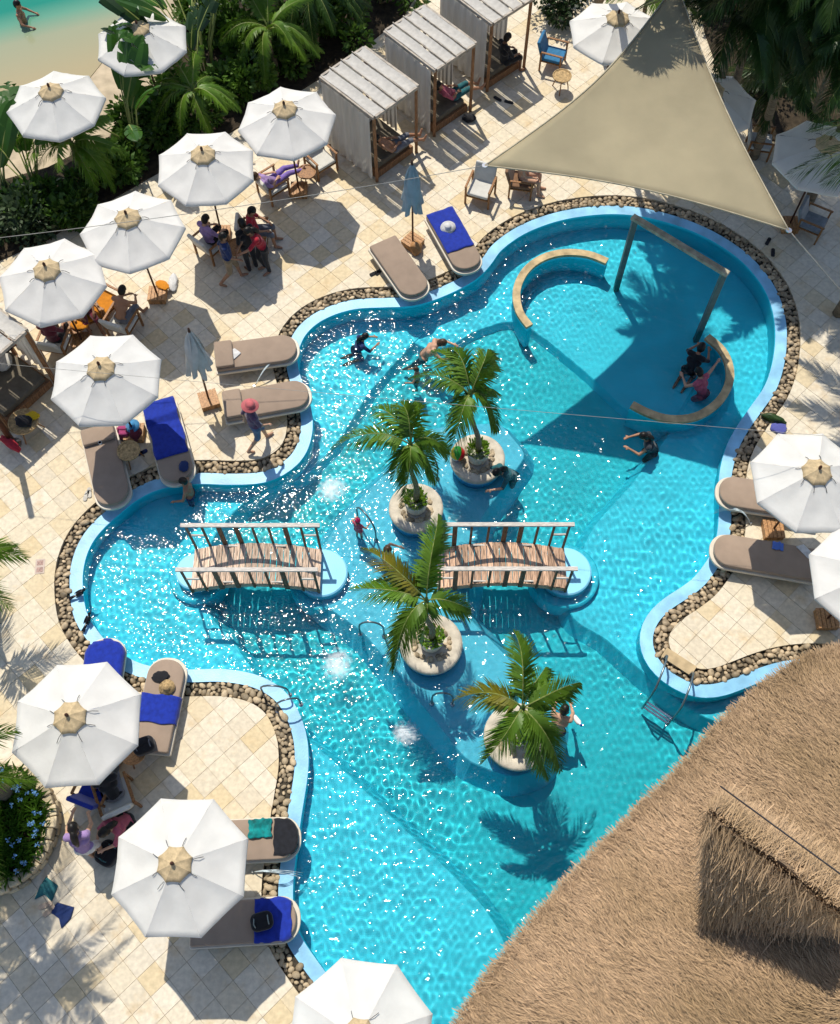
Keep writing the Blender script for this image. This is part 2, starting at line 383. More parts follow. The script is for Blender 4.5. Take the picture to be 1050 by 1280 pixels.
def tile_poly(c):
    q = [c + sx * h * ex + sy * h * ey for sx, sy in ((-1, -1), (1, -1), (1, 1), (-1, 1))]
    loc = DL[((DL - c) ** 2).sum(1) < 0.6]
    if len(loc) == 0: return q
    dense = []; corner = []
    for a in range(4):
        for k in range(24): dense.append(q[a] + (q[(a + 1) % 4] - q[a]) * k / 24); corner.append(k == 0)
    dense = np.array(dense); ins = inside(DL, dense)
    if not ins.any(): return q
    if ins.all(): return None
    N = len(dense); runs = [i for i in range(N) if not ins[i] and ins[(i + 1) % N]]
    if len(runs) > 1: return None if ins.mean() > .5 else q
    s = runs[0]; e = s + 1
    while ins[e % N]: e += 1
    a, b = dense[s], dense[e % N]
    lq = (loc - c) @ np.stack([ex, ey], 1); mid = loc[(np.abs(lq) < h).all(1)]
    if len(mid): mid = mid[np.argsort((mid - a) @ (b - a))][::3]
    out = [a] + list(mid) + [b]; k = e + 1
    while k % N != s:
        if corner[k % N]: out.append(dense[k % N])
        k += 1
    return out
def in_frame(c, m=0):
    u, v = px((c[0], c[1], 0)); return -m < u < 1050 + m and -m < v < 1280 + m
vis = [(np.hypot(*c), c, d) for c, d in zip(cen, dpool)]
vis.sort(key=lambda t: t[0])
PENINS = inside(resample(RIM, .3), cen)
base_tile = MB().prism([sx * h * ex + sy * h * ey for sx, sy in ((-1, -1), (1, -1), (1, 1), (-1, 1))], -0.03, 0.0, False).mesh('tile')
base_tile.materials.append(M_tile)
far = MB(); tint = []; npart = 0
for _, c, d in vis:
    P = None
    if d < 0.36:
        P = tile_poly(c)
        if P is None or len(P) < 3: continue
    shown = in_frame(c, -6)
    if shown and npart < 300:
        npart += 1; jz = random.uniform(-0.0025, 0.0015)
        if P is None or len(P) == 4 and d > 0.34:
            o = bpy.data.objects.new('tile', base_tile); C.objects.link(o); o.location = (c[0], c[1], jz); o.parent = deck
        else:
            o = MB().prism([p - c for p in P], -0.03, 0.0, False).build('tile', M_tile, deck); o.location = (c[0], c[1], jz)
    else:
        if P is None: P = [c + sx * h * ex + sy * h * ey for sx, sy in ((-1, -1), (1, -1), (1, 1), (-1, 1))]
        k0 = len(far.f); far.prism(P, -0.03, random.uniform(-0.0025, 0.0015), False); tint += [random.random()] * (len(far.f) - k0)
o = far.build('tiles_beyond', M_tile2, deck); o['kind'] = 'stuff'
at_ = o.data.attributes.new('tint', 'FLOAT', 'FACE'); at_.data.foreach_set('value', tint)

# ---- pebble strip between paving and coping
M_pebble = mat('pebble', (0.43, 0.34, 0.22), 0.55, 0.25, 9, 0.004, 40, objvar=0.45)
M_pebble2 = mat('pebble_far', (0.40, 0.31, 0.20), 0.55, 0.25, 9, 0.004, 40, objvar=0.45, attr='tint')
M_gravel = mat('gravel_bed', (0.06, 0.05, 0.035), 0.9, 0.3, 30, 0.01, 80)
pb = band(DECKE, RIM, -0.085, -0.085, 'pebble_bed', M_gravel)
# short inner lip that holds the pebbles
mb = MB(); n = len(RIM)
mb.add([(*p, Z_RIM) for p in RIM] + [(*p, -0.10) for p in RIM], [(i, (i + 1) % n, n + (i + 1) % n, n + i) for i in range(n)])
struct('coping_lip', mb, M_rim)
def pebble_mesh(seed):
    bm = bmesh.new(); bmesh.ops.create_icosphere(bm, subdivisions=2, radius=1.0)
    for v in bm.verts:
        nz = mnoise.noise(v.co * 0.9 + Vector((seed * 3.1, 0, 0))); v.co *= 1 + 0.28 * nz
    me = bpy.data.meshes.new('pebble'); bm.to_mesh(me); bm.free(); me.shade_smooth(); me.materials.append(M_pebble); return me
PM = [pebble_mesh(k) for k in range(7)]
PMv = [np.array([v.co[:] for v in m.vertices]) for m in PM]; PMf = [[tuple(p.vertices) for p in m.polygons] for m in PM]
RR = resample(RIM, 0.02); NN = normals2(RR); cand = []
for i in rng.permutation(len(RR) * 9) % len(RR):
    w = rng.uniform(0.03, 0.285); cand.append((*(RR[i] + NN[i] * w), w))
cell = {}; peb = []
for x, y, w in cand:
    s = rng.uniform(0.034, 0.082); k = (int(x / 0.16), int(y / 0.16)); good = True
    for a in (-1, 0, 1):
        for b in (-1, 0, 1):
            for (X, Y, S) in cell.get((k[0] + a, k[1] + b), ()):
                if (x - X) ** 2 + (y - Y) ** 2 < (0.78 * (s + S)) ** 2: good = False; break
    if good: cell.setdefault(k, []).append((x, y, s)); peb.append((x, y, s))
peb.sort(key=lambda t: math.hypot(t[0], t[1])); nb = 0; V = []; Fc = []; TT = []; off = 0
for x, y, s in peb:
    k = random.randrange(7); e = Euler((random.uniform(-.3, .3), random.uniform(-.3, .3), random.uniform(0, 6.28)))
    sc = (s * random.uniform(1.05, 1.4), s * random.uniform(.8, 1.0), s * random.uniform(.55, .75)); z = -0.085 + sc[2] * .75
    if nb < 300 and in_frame((x, y), -5):
        o = bpy.data.objects.new('pebble', PM[k]); C.objects.link(o); o.location = (x, y, z); o.rotation_euler = e; o.scale = sc; o.parent = pb; nb += 1
    elif in_frame((x, y), 60):
        Mx = np.array(e.to_matrix()) @ np.diag(sc); V.append(PMv[k] @ Mx.T + np.array([x, y, z])); Fc += [tuple(i + off for i in f) for f in PMf[k]]; TT += [random.random()] * len(PMf[k]); off += len(PMv[k])
me = bpy.data.meshes.new('pebbles_beyond'); me.from_pydata(np.vstack(V).tolist(), [], Fc); me.shade_smooth()
me.attributes.new('tint', 'FLOAT', 'FACE').data.foreach_set('value', TT)
o = link('pebbles_beyond', me, M_pebble2, pb); o['kind'] = 'stuff'

# ---- sand, planting soil, sea
M_sand = mat('sand', (0.50, 0.41, 0.29), 0.95, 0.12, 3, 0.01, 30)
M_soil = mat('soil', (0.045, 0.033, 0.02), 0.95, 0.3, 6, 0.02, 20)
struct('ground', grid_fill([(-400, -300), (400, -300), (400, 500), (-400, 500)], [[tuple(p) for p in offset_loop(resample(DECK_OUT, .3), -0.6)]], -0.06), M_sand)
BED = [(-230, 365), (-20, 335), (60, 300), (140, 250), (245, 190), (350, 130), (430, 80), (505, 20), (560, -70), (330, -70), (215, 60), (200, 110), (150, 165), (60, 210), (-30, 235), (-230, 260)]
struct('planting_bed', MB().prism([at(x, y).xy for x, y in BED][::-1], -0.2, 0.03, False), M_soil)
BED2 = [(868, -70), (880, 40), (905, 110), (950, 175), (1100, 190), (1500, 200), (1500, -70)]
struct('planting_bed', MB().prism([at(x, y).xy for x, y in BED2], -0.2, 0.03, False), M_soil)
m_sea = bpy.data.materials.new('sea'); m_sea.use_nodes = True; n_, l_ = nodes_of(m_sea); b_ = n_['Principled BSDF']
b_.inputs['Roughness'].default_value = 0.12
geo = n_.new('ShaderNodeNewGeometry'); dp = n_.new('ShaderNodeVectorMath'); dp.operation = 'DOT_PRODUCT'
s0, s1 = at(30, 70), at(10, 20); dv = (s1 - s0); dvn = Vector((-0.35, 0.94, 0))
dp.inputs[1].default_value = dvn; l_.new(geo.outputs['Position'], dp.inputs[0])
mr = n_.new('ShaderNodeMapRange'); mr.inputs[1].default_value = at(60, 95).dot(dvn); mr.inputs[2].default_value = at(10, 12).dot(dvn); l_.new(dp.outputs['Value'], mr.inputs[0])
cr = n_.new('ShaderNodeValToRGB'); e = cr.color_ramp.elements; e[0].color = (0.36, 0.30, 0.17, 1); e[1].color = (0.0, 0.20, 0.14, 1); x = e.new(0.55); x.color = (0.28, 0.30, 0.19, 1)
x = e.new(0.8); x.color = (0.10, 0.28, 0.19, 1)
l_.new(mr.outputs[0], cr.inputs[0]); l_.new(cr.outputs[0], b_.inputs['Base Color'])
nz = n_.new('ShaderNodeTexNoise'); nz.inputs['Scale'].default_value = 5; bp = n_.new('ShaderNodeBump'); bp.inputs['Distance'].default_value = 0.03; l_.new(nz.outputs[0], bp.inputs['Height']); l_.new(bp.outputs[0], b_.inputs['Normal'])
sh = [at(x, y).xy for x, y in [(-260, 245), (-60, 205), (30, 165), (100, 110), (140, 60), (175, 10), (230, -60)]]
struct('sea', MB().prism([*sh, (30, 300), (-300, 300), (-300, 10)], -0.3, -0.045, False), m_sea)
# ================================================================== PARASOLS
M_canvas = mat('canvas', (0.74, 0.73, 0.70), 0.85, 0.05, 2, 0.008, 9, trans=0.22, spec=0.1)
M_cap = mat('cap_straw', (0.58, 0.45, 0.27), 0.85, 0.12, 14, 0.003, 30, trans=0.15)
M_pole = mat('dark_wood', (0.09, 0.035, 0.02), 0.5, 0.2, 10, stretch=(8, 8, 1))
M_strap = mat('strap', (0.03, 0.03, 0.035), 0.7)
M_oak = mat('orange_wood', (0.46, 0.24, 0.10), 0.5, 0.25, 5, 0.002, 30, stretch=(6, 6, 1))
M_white = mat('white_paint', (0.78, 0.77, 0.74), 0.5, 0.04)
M_steel = mat('steel', (0.45, 0.47, 0.5), 0.25, 0.05, metal=0.9)
UR, UHC, UHF = 1.18, 2.38, 2.93
def gore_mesh(r0, r1, z0, z1, sag, nu=6, nv=7, wr=0.006, seed=0, name='canopy_panel'):
    mb = MB(); vs = []; A = math.pi / 8
    for i in range(nv + 1):
        t = i / nv; r = r0 + (r1 - r0) * t; z = z0 + (z1 - z0) * (t ** 0.92)
        for j in range(nu + 1):
            s = -1 + 2 * j / nu; k = 1 - s * s
            # chord between two ribs, cloth bellies down between them and scallops at the hem
            xa = r * math.cos(A); ya = r * math.sin(A) * s
            xa -= 0.014 * k * t * t
            zz = z - sag * k * math.sin(math.pi * min(1, t * 0.75)) * r1 + wr * mnoise.noise(Vector((xa * 6 + seed, ya * 6, seed)))
            vs.append((xa, ya, zz))
    W = nu + 1
    fs = [(i * W + j, (i + 1) * W + j, (i + 1) * W + j + 1, i * W + j + 1) for i in range(nv) for j in range(nu)]
    base = len(vs); hem = [(x, y, z - 0.05) for x, y, z in vs[nv * W:]]
    fs += [(nv * W + j, base + j, base + j + 1, nv * W + j + 1) for j in range(nu)]
    mb.add(vs + hem, fs); return mb.mesh(name, True)
GORE = [gore_mesh(0.20, UR, UHF - 0.13, UHC, (.022, .034, .027, .04, .02, .03, .036)[k], 8, 9, .016, seed=k * 3) for k in range(7)]
for g in GORE: g.materials.append(M_canvas)
CAPG = gore_mesh(0.015, 0.30, UHF, UHF - 0.13, 0.03, 4, 4, 0.004, 9, 'cap'); 
def make_umbrella(label, rot, base=True, group='open white parasols'):
    t = thing('parasol', label, 'parasol', group=None)
    mb = MB(); mb.lathe([(0.024, 0.12), (0.024, UHF - 0.02)], 10); mb.build('pole', M_pole, t, True)
    mb = MB(); mb.lathe([(0.02, UHF - 0.03), (0.03, UHF + 0.01), (0.034, UHF + 0.05), (0.022, UHF + 0.09), (0.0, UHF + 0.11)], 10); mb.build('finial', M_pole, t, True)
    mb = MB(); mb.lathe([(0.0, UHC - 0.42), (0.05, UHC - 0.42), (0.05, UHC - 0.34), (0.0, UHC - 0.34)], 10); mb.build('hub', M_pole, t)
    for k in range(8):
        a = rot + k * math.pi / 4
        o = bpy.data.objects.new('canopy_panel', GORE[random.randrange(7)]); C.objects.link(o); o.parent = t; o.rotation_euler = (0, 0, a + math.pi / 8)
        d = Vector((math.cos(a), math.sin(a), 0))
        mb = MB(); mb.beam(Vector((0, 0, UHF - 0.17)) + d * 0.05, Vector((0, 0, UHC - 0.03)) + d * (UR - 0.01), 0.022, 0.03)
        mb.beam(Vector((0, 0, UHC - 0.38)) + d * 0.04, Vector((0, 0, UHC + 0.17)) + d * 0.62, 0.018, 0.025); mb.build('rib', M_pole, t)
    cap = MB()
    for k in range(8):
        M = Matrix.Rotation(rot + (k + .5) * math.pi / 4, 4, 'Z'); cap.add([M @ v.co for v in CAPG.vertices], [tuple(p.vertices) for p in CAPG.polygons])
    c = cap.build('cap', M_cap, t, True)
    for k in range(8):
        a = rot + k * math.pi / 4 + random.uniform(-.12, .12); b = a + random.uniform(-.45, .45); L = random.uniform(.09, .17)
        p0 = Vector((math.cos(a), math.sin(a), 0)) * 0.30; p1 = p0 + Vector((math.cos(b), math.sin(b), 0)) * L
        zz = lambda r: UHF - 0.13 + (UHC - UHF + 0.13) * (((r - .2) / (UR - .2)) ** .92) + 0.012
        mb = MB().tube([(p0.x, p0.y, zz(.30)), ((p0.x + p1.x) / 2, (p0.y + p1.y) / 2, zz(.36) + .02), (p1.x, p1.y, zz(p1.length))], 0.006, 4); mb.build('tie_strap', M_strap, c)
    if base: box_base(t)
    return t
def box_base(t, zt=0.20):
    b = MB().box((0, 0, 0.075), (0.42, 0.42, 0.15)).build('base', M_oak, t, bevel=0.008)
    for k in range(5): MB().box((-0.176 + k * 0.088, 0, 0.165), (0.076, 0.44, 0.03)).build('slat', M_oak, b)
    return b
# (label, canopy centre pixel or finial pixel, octagon rotation, turn)
def rot_from(cpx, corner):
    c, q = at(*cpx, UHC), at(*corner, UHC); return math.atan2(q.y - c.y, q.x - c.x)
PARASOLS = [
 ('white octagonal parasol beside the corner cabana, over the wooden armchairs', (361, 151.5), (423.5, 142.6), (0, 0)),
 ('white parasol touched by palm leaves, over the crowd in red and navy', (255, 208.5), (314, 186.4), (0, 0)),
 ('white parasol over the base box with an orange towel', (167, 289), (233.5, 285.2), (0, 0)),
 ('white parasol beside the left cabana, over the seated group on the deck', (63, 350), (126.5, 353.9), (0, 0)),
 ('white parasol between the left cabana and the blue-towel lounger', (133, 472), (202.7, 446.9), (0, 0)),
 ('white parasol between the round stone planter and the pool lobe', (96.5, 903), (176.8, 866.8), (0, 0)),
 ('white parasol over the loungers with the black shirt and the black bag', (227.5, 1077.5), (315.7, 1041.9), (0, 0)),
]
for lab, c, q, tl in PARASOLS:
    t = make_umbrella(lab, rot_from(c, q)); p = at(*c, UHC); t.location = (p.x, p.y, 0); t.rotation_euler = (random.uniform(-.03, .03), random.uniform(-.03, .03), 0)
for lab, f, rot, zg in [
 ('white parasol over the two loungers by the pebbled right shore', (1025.7, 584), R(113), 0), ('white parasol next to the tiled peninsula with the pool ladder', (1105, 708), R(20), 0),
 ('white parasol at the pool edge, between loungers and thatched roof', (447, 1299), R(16), 0), ('white parasol on the sand, its rim behind broad banana leaves', (60, 106), R(12), 0),
 ('white parasol at the water line, half hidden by tall banana leaves', (170, 27), R(30), 0), ('shaded white parasol between the cabanas and the shade sail', (774, 14), R(25), 0),
 ('blue-grey shaded parasol among the dark palms past the sail cable', (1039, 172), R(8), 0), ('dim parasol under palm fronds, tucked behind the shade sail', (893, 104), R(5), 0)]:
    t = make_umbrella(lab, rot); p = at(*f, UHF + .05); t.location = (p.x, p.y, zg)
# closed parasols
def closed_umbrella(label, base_px, tint, lean):
    p = at(*base_px, 0.0); t = thing('closed_parasol', label, 'parasol', (p.x, p.y, 0))
    MB().lathe([(0.024, 0.12), (0.024, 2.72)], 10).build('pole', M_pole, t, True)
    MB().lathe([(0.02, 2.7), (0.035, 2.75), (0.02, 2.84), (0, 2.86)], 10).build('finial', M_pole, t, True)
    for k in range(8):
        a = k * math.pi / 4 + 0.2; mb = MB(); vs = []; nv = 8
        L = 1.35 + 0.12 * math.sin(k * 2.3); sp = 0.22 + 0.05 * math.sin(k * 1.7)
        for i in range(nv + 1):
            s = i / nv; r = 0.03 + sp * s ** 0.9; z = 2.72 - L * s; w = 0.02 + 0.13 * math.sin(math.pi * min(1, s * 1.12) ** .8 * .9)
            for j, (du, dr) in enumerate(((-1, -0.03), (-.5, 0.05), (0, 0.075), (.5, 0.05), (1, -0.03))):
                vs.append((math.cos(a) * (r + dr * s) - math.sin(a) * du * w, math.sin(a) * (r + dr * s) + math.cos(a) * du * w, z))
        fs = [(i * 5 + j, (i + 1) * 5 + j, (i + 1) * 5 + j + 1, i * 5 + j + 1) for i in range(nv) for j in range(4)]
        mb.add(vs, fs).build('canopy_fold', tint, t, True)
    box_base(t); t.rotation_euler = lean; return t
closed_umbrella('folded grey-white parasol standing in a pale slatted wooden base', (262, 503), mat('canvas_grey', (0.55, 0.55, 0.54), 0.85, 0.06, 6, trans=0.1), (0, R(2), R(20)))
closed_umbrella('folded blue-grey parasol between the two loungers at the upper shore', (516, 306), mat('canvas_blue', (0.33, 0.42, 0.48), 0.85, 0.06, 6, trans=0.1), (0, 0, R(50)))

# ================================================================== LOUNGERS
M_mat = mat('taupe_cushion', (0.30, 0.225, 0.17), 0.9, 0.05, 4, 0.003, 60, sheen=0.2, objvar=0.05)
M_cream = mat('cream_resin', (0.62, 0.56, 0.46), 0.45, 0.05)
M_blue = mat('blue_towel', (0.008, 0.028, 0.30), 0.95, 0.12, 12, 0.006, 40, sheen=0.3)
def slab_outline(L, W, rf, rh, n=10):
    """head at x=0, rounded foot at x=L"""
    P = []
    for cx, cy, r, a0 in ((rh, -W / 2 + rh, rh, 180), (L - rf, -W / 2 + rf, rf, 270), (L - rf, W / 2 - rf, rf, 0), (rh, W / 2 - rh, rh, 90)):
        for k in range(n + 1):
            a = R(a0 + 90 * k / n); P.append((cx + r * math.cos(a), cy + r * math.sin(a)))
    return P
def cushion(P, z0, z1, e=0.03):
    c = np.mean(P, 0); P = np.array(P); mb = MB(); n = len(P); N = -normals2(P)
    rings = [(P + N * e * .7, z0), (P, z0 + e), (P, z1 - e), (P + N * e * .3, z1 - e * .3), (P + N * e, z1)]
    vs = [(*p, z) for Q, z in rings for p in Q]
    fs = [(k * n + i, k * n + (i + 1) % n, (k + 1) * n + (i + 1) % n, (k + 1) * n + i) for k in range(4) for i in range(n)] + [tuple(range(4 * n, 5 * n)), tuple(reversed(range(n)))]
    return mb.add(vs, fs)
LL, LW = 1.95, 0.74
def make_lounger(label, head, foot, pillow=True, group=None):
    a, b = at(*head, 0.40), at(*foot, 0.40); d = b - a; ang = math.atan2(d.y, d.x); ln = d.length
    L = min(2.15, max(1.85, ln)); st = b - d.normalized() * L
    t = thing('sun_lounger', label, 'lounger', (st.x, st.y, 0), ang)
    P = slab_outline(L, LW, 0.34, 0.04)
    cushion([(x * (L + .1) / L - 0.03, y * 1.1) for x, y in P], 0.20, 0.28, 0.015).build('frame', M_cream, t)
    for x in (0.25, 1.05): MB().box((x, 0, 0.1), (0.5, 0.5, 0.2)).build('support', M_cream, t)
    cushion(P, 0.28, 0.40, 0.03).build('mattress', M_mat, t, True)
    if pillow: cushion([(x, y) for x, y in slab_outline(0.42, LW - .02, 0.05, 0.05, 4)], 0.405, 0.50, 0.03).build('head_cushion', M_mat, t, True)
    t['L'] = L; return t
def sheet_on(t, name, label, x0, x1, y0, y1, m, z=0.405, drape=0.0, cat='towel', wr=0.012, seed=0, ends=False):
    """crumpled cloth lying on a lounger, following the rounded foot; drape hangs over the long sides"""
    L = t['L']; nx, ny = 22, 16; W = LW / 2; vs = []
    for i in range(nx + 1):
        for j in range(ny + 1):
            u, v = i / nx, j / ny; x = x0 + (x1 - x0) * u; y = y0 + (y1 - y0) * v
            x += 0.03 * mnoise.noise(Vector((v * 4, seed, 1))) * (u * 2 - 1); y += 0.03 * mnoise.noise(Vector((u * 4, seed, 5)))
            lim = W if x < L - 0.34 else math.sqrt(max(0.001, 0.35 ** 2 - (x - L + 0.34) ** 2)) + W - 0.34
            zz = z + wr * (0.6 + mnoise.noise(Vector((x * 7, y * 7, seed * 2.7)))) + 0.004
            if x < 0.44 and t.get('pil', 1): zz += 0.10
            ov = abs(y) - lim
            if ov > 0:
                zz -= min(ov, 0.2) * 1.0 + .005; y = math.copysign(lim + 0.012 + 0.02 * min(1, ov * 5), y)
            if x > L - 0.01: zz -= (x - L + .01); x = L + 0.012
            vs.append((x, y, zz))
    fs = [(i * (ny + 1) + j, (i + 1) * (ny + 1) + j, (i + 1) * (ny + 1) + j + 1, i * (ny + 1) + j + 1) for i in range(nx) for j in range(ny)]
    o = MB().add(vs, fs).build(name, m, None, True); o.matrix_world = Matrix.Translation(t.location) @ Matrix.Rotation(t.rotation_euler.z, 4, 'Z')
    s = o.modifiers.new('thick', 'SOLIDIFY'); s.thickness = 0.012; s.offset = 1
    return tag(o, label, cat)
Ls = {}
for key, lab, hd, ft, pil in [
 ('a', 'empty taupe lounger beside the folded blue-grey parasol', (480, 303), (524, 366), 0), ('b', 'taupe lounger under a blue towel with a white hat on it', (549, 264), (589, 334), 0),
 ('c', 'taupe lounger with a white paper lying by its pillow', (269, 446), (370, 432), 1), ('d', 'taupe lounger beside the standing woman in a pink hat', (280, 508), (385, 489), 1),
 ('e', 'taupe lounger with a small white cup, beside the little round table', (121, 535), (143, 629), 1), ('f', 'taupe lounger with blue towel over head and back', (198, 505), (224, 600), 1),
 ('g', 'lounger wholly covered by a blue towel, under the planter-side parasol', (117, 905), (133, 799), 0), ('h', 'taupe lounger with a blue band of towel, black hat and backpack', (186, 938), (211, 824), 0),
 ('i', 'taupe lounger with black shirt and turquoise cloth', (256, 1052), (371, 1047), 0), ('j', 'taupe lounger with blue towel and black bag on its foot', (238, 1156), (370, 1148), 0),
 ('k', 'taupe lounger mostly hidden under the right-hand parasol, its foot bare', (1022, 630), (900, 611), 0), ('l', 'taupe lounger with papers and a blue cloth, in parasol shade', (1022, 706), (893, 684), 0)]:
    t = make_lounger(lab, hd, ft, pil); t['pil'] = pil; Ls[key] = t
sheet_on(Ls['b'], 'towel', 'royal blue towel with a white hat lying on it, upper shore lounger', 0.0, 1.32, -.36, .36, M_blue, seed=1)
sheet_on(Ls['f'], 'towel', 'royal blue towel spread over pillow and back of a lounger', -0.02, 1.42, -.36, .37, M_blue, seed=2)
sheet_on(Ls['g'], 'towel', 'royal blue towel covering a whole lounger to its rounded foot', 0.3, 2.02, -.46, .46, M_blue, seed=3)
sheet_on(Ls['h'], 'towel', 'royal blue towel wrapped as a band across a lounger', 0.55, 1.12, -.52, .52, M_blue, seed=4)
sheet_on(Ls['j'], 'towel', 'royal blue towel under a black bag at the lounger foot', 1.15, 1.82, -.37, .37, M_blue, seed=5)
sheet_on(Ls['i'], 'shirt', 'black shirt spread on the foot of a lounger', 1.42, 1.9, -.30, .36, mat('black_cloth', (0.012, 0.013, 0.018), 0.9, 0.2, 12, sheen=0.2), seed=6, cat='shirt')
sheet_on(Ls['i'], 'cloth', 'crumpled turquoise cloth beside a black shirt on a lounger', 0.95, 1.38, 0.02, .36, mat('turquoise_cloth', (0.0, 0.22, 0.22), 0.8, 0.3, 8), wr=0.05, seed=7, cat='cloth')
sheet_on(Ls['l'], 'cloth', 'small blue cloth on a shaded lounger, half under the parasol', 0.72, 0.95, -.36, -.18, mat('denim_blue', (0.08, 0.16, 0.5), 0.9), seed=8, cat='cloth')

# ================================================================== SHADE SAIL AND CABLES
M_sail = mat('sail_cloth', (0.50, 0.435, 0.29), 0.85, 0.08, 0.7, 0.02, 3, trans=0.42)
SA, SB, SC = at(606, 207, 4.9), at(986, 288, 4.9), at(846, -22, 5.3)
def sail():
    n = 26; vs = []; idx = {}
    cen = (SA + SB + SC) / 3
    for i in range(n + 1):
        for j in range(n + 1 - i):
            a, b = i / n, j / n; c = 1 - a - b; p = SA * a + SB * b + SC * c
            pull = 0.40 * a * b + 0.62 * a * c + 0.30 * b * c      # concave hems
            w = (1 - 27 * a * b * c * 0.9)
            p = p + (cen - p) * pull * max(0, w) * 1.25
            p.z -= 0.35 * 27 * a * b * c * 0.3
            idx[i, j] = len(vs); vs.append(p)
    fs = []
    for i in range(n):
        for j in range(n - i):
            fs.append((idx[i, j], idx[i + 1, j], idx[i, j + 1]))
            if j < n - i - 1: fs.append((idx[i + 1, j], idx[i + 1, j + 1], idx[i, j + 1]))
    return MB().add(vs, fs), vs, idx, n
sb, svs, sidx, sn = sail()
st = thing('shade_sail', 'large triangular beige shade sail stretched over the pool end', 'shade sail', (SA.x, SA.y, 0))
def rel(o, parent):
    o.parent = parent; o.matrix_parent_inverse = Matrix.Translation(-Vector(parent.location)); return o
o = sb.build('sail_cloth', M_sail, None, True); rel(o, st); s = o.modifiers.new('t', 'SOLIDIFY'); s.thickness = 0.006
hem = [[svs[sidx[i, 0]] for i in range(sn + 1)], [svs[sidx[0, j]] for j in range(sn + 1)], [svs[sidx[i, sn - i]] for i in range(sn + 1)]]
for h_ in hem: rel(MB().tube(h_, 0.018, 5).build('hem', mat('hem', (0.42, 0.37, 0.26), 0.8), None, True), st)
for q in (SA, SB, SC): rel(MB().lathe([(0.02, -0.01), (0.06, -0.01), (0.06, 0.01), (0.02, 0.01)], 10, q).build('corner_ring', M_steel, None), st)
M_rope = mat('rope', (0.34, 0.33, 0.30), 0.8)
def cable(label, a, b, r=0.007, sagm=0.15):
    pts = [Vector(a).lerp(Vector(b), k / 16) - Vector((0, 0, sagm * 4 * (k / 16) * (1 - k / 16))) for k in range(17)]
    o = MB().tube(pts, r, 5).build('guy_cable', M_rope, None, True); return tag(o, label, 'cable')
cable('thin pale cable from the left corner of the shade sail over the parasols', SA, at(-90, 307, 4.0))
cable('pale cable running from the pool-side tip of the shade sail to the ground', SB, at(1120, 440, 2.0), 0.014, 0.03)
cable('thin cable strung across the pool above the palm islands', at(-60, 449, 3.4), at(1130, 553, 3.4), 0.004, 0.05)
# anchor posts for the cables
def post(label, p, h):
    t = thing('cable_post', label, 'post', (p.x, p.y, 0)); MB().lathe([(0.07, 0), (0.07, h), (0.05, h + .02), (0, h + .03)], 10).build('shaft', M_pole, t, True)
    MB().lathe([(0.16, 0.0), (0.16, 0.02), (0.08, 0.05)], 12).build('foot_plate', M_steel, t)
for lab, q, h in (('dark post holding the sail cable, by the left parasols', at(-90, 307, 4.0), 4.0), ('dark post holding the sail cable, by the right-hand parasols', at(1120, 440, 2.0), 2.0),
    ('dark post at the left end of the cable across the pool', at(-60, 449, 3.4), 3.4), ('dark post at the right end of the cable across the pool', at(1130, 553, 3.4), 3.4), ('dark post at the far corner of the shade sail', SC, 5.35)): post(lab, q, h)

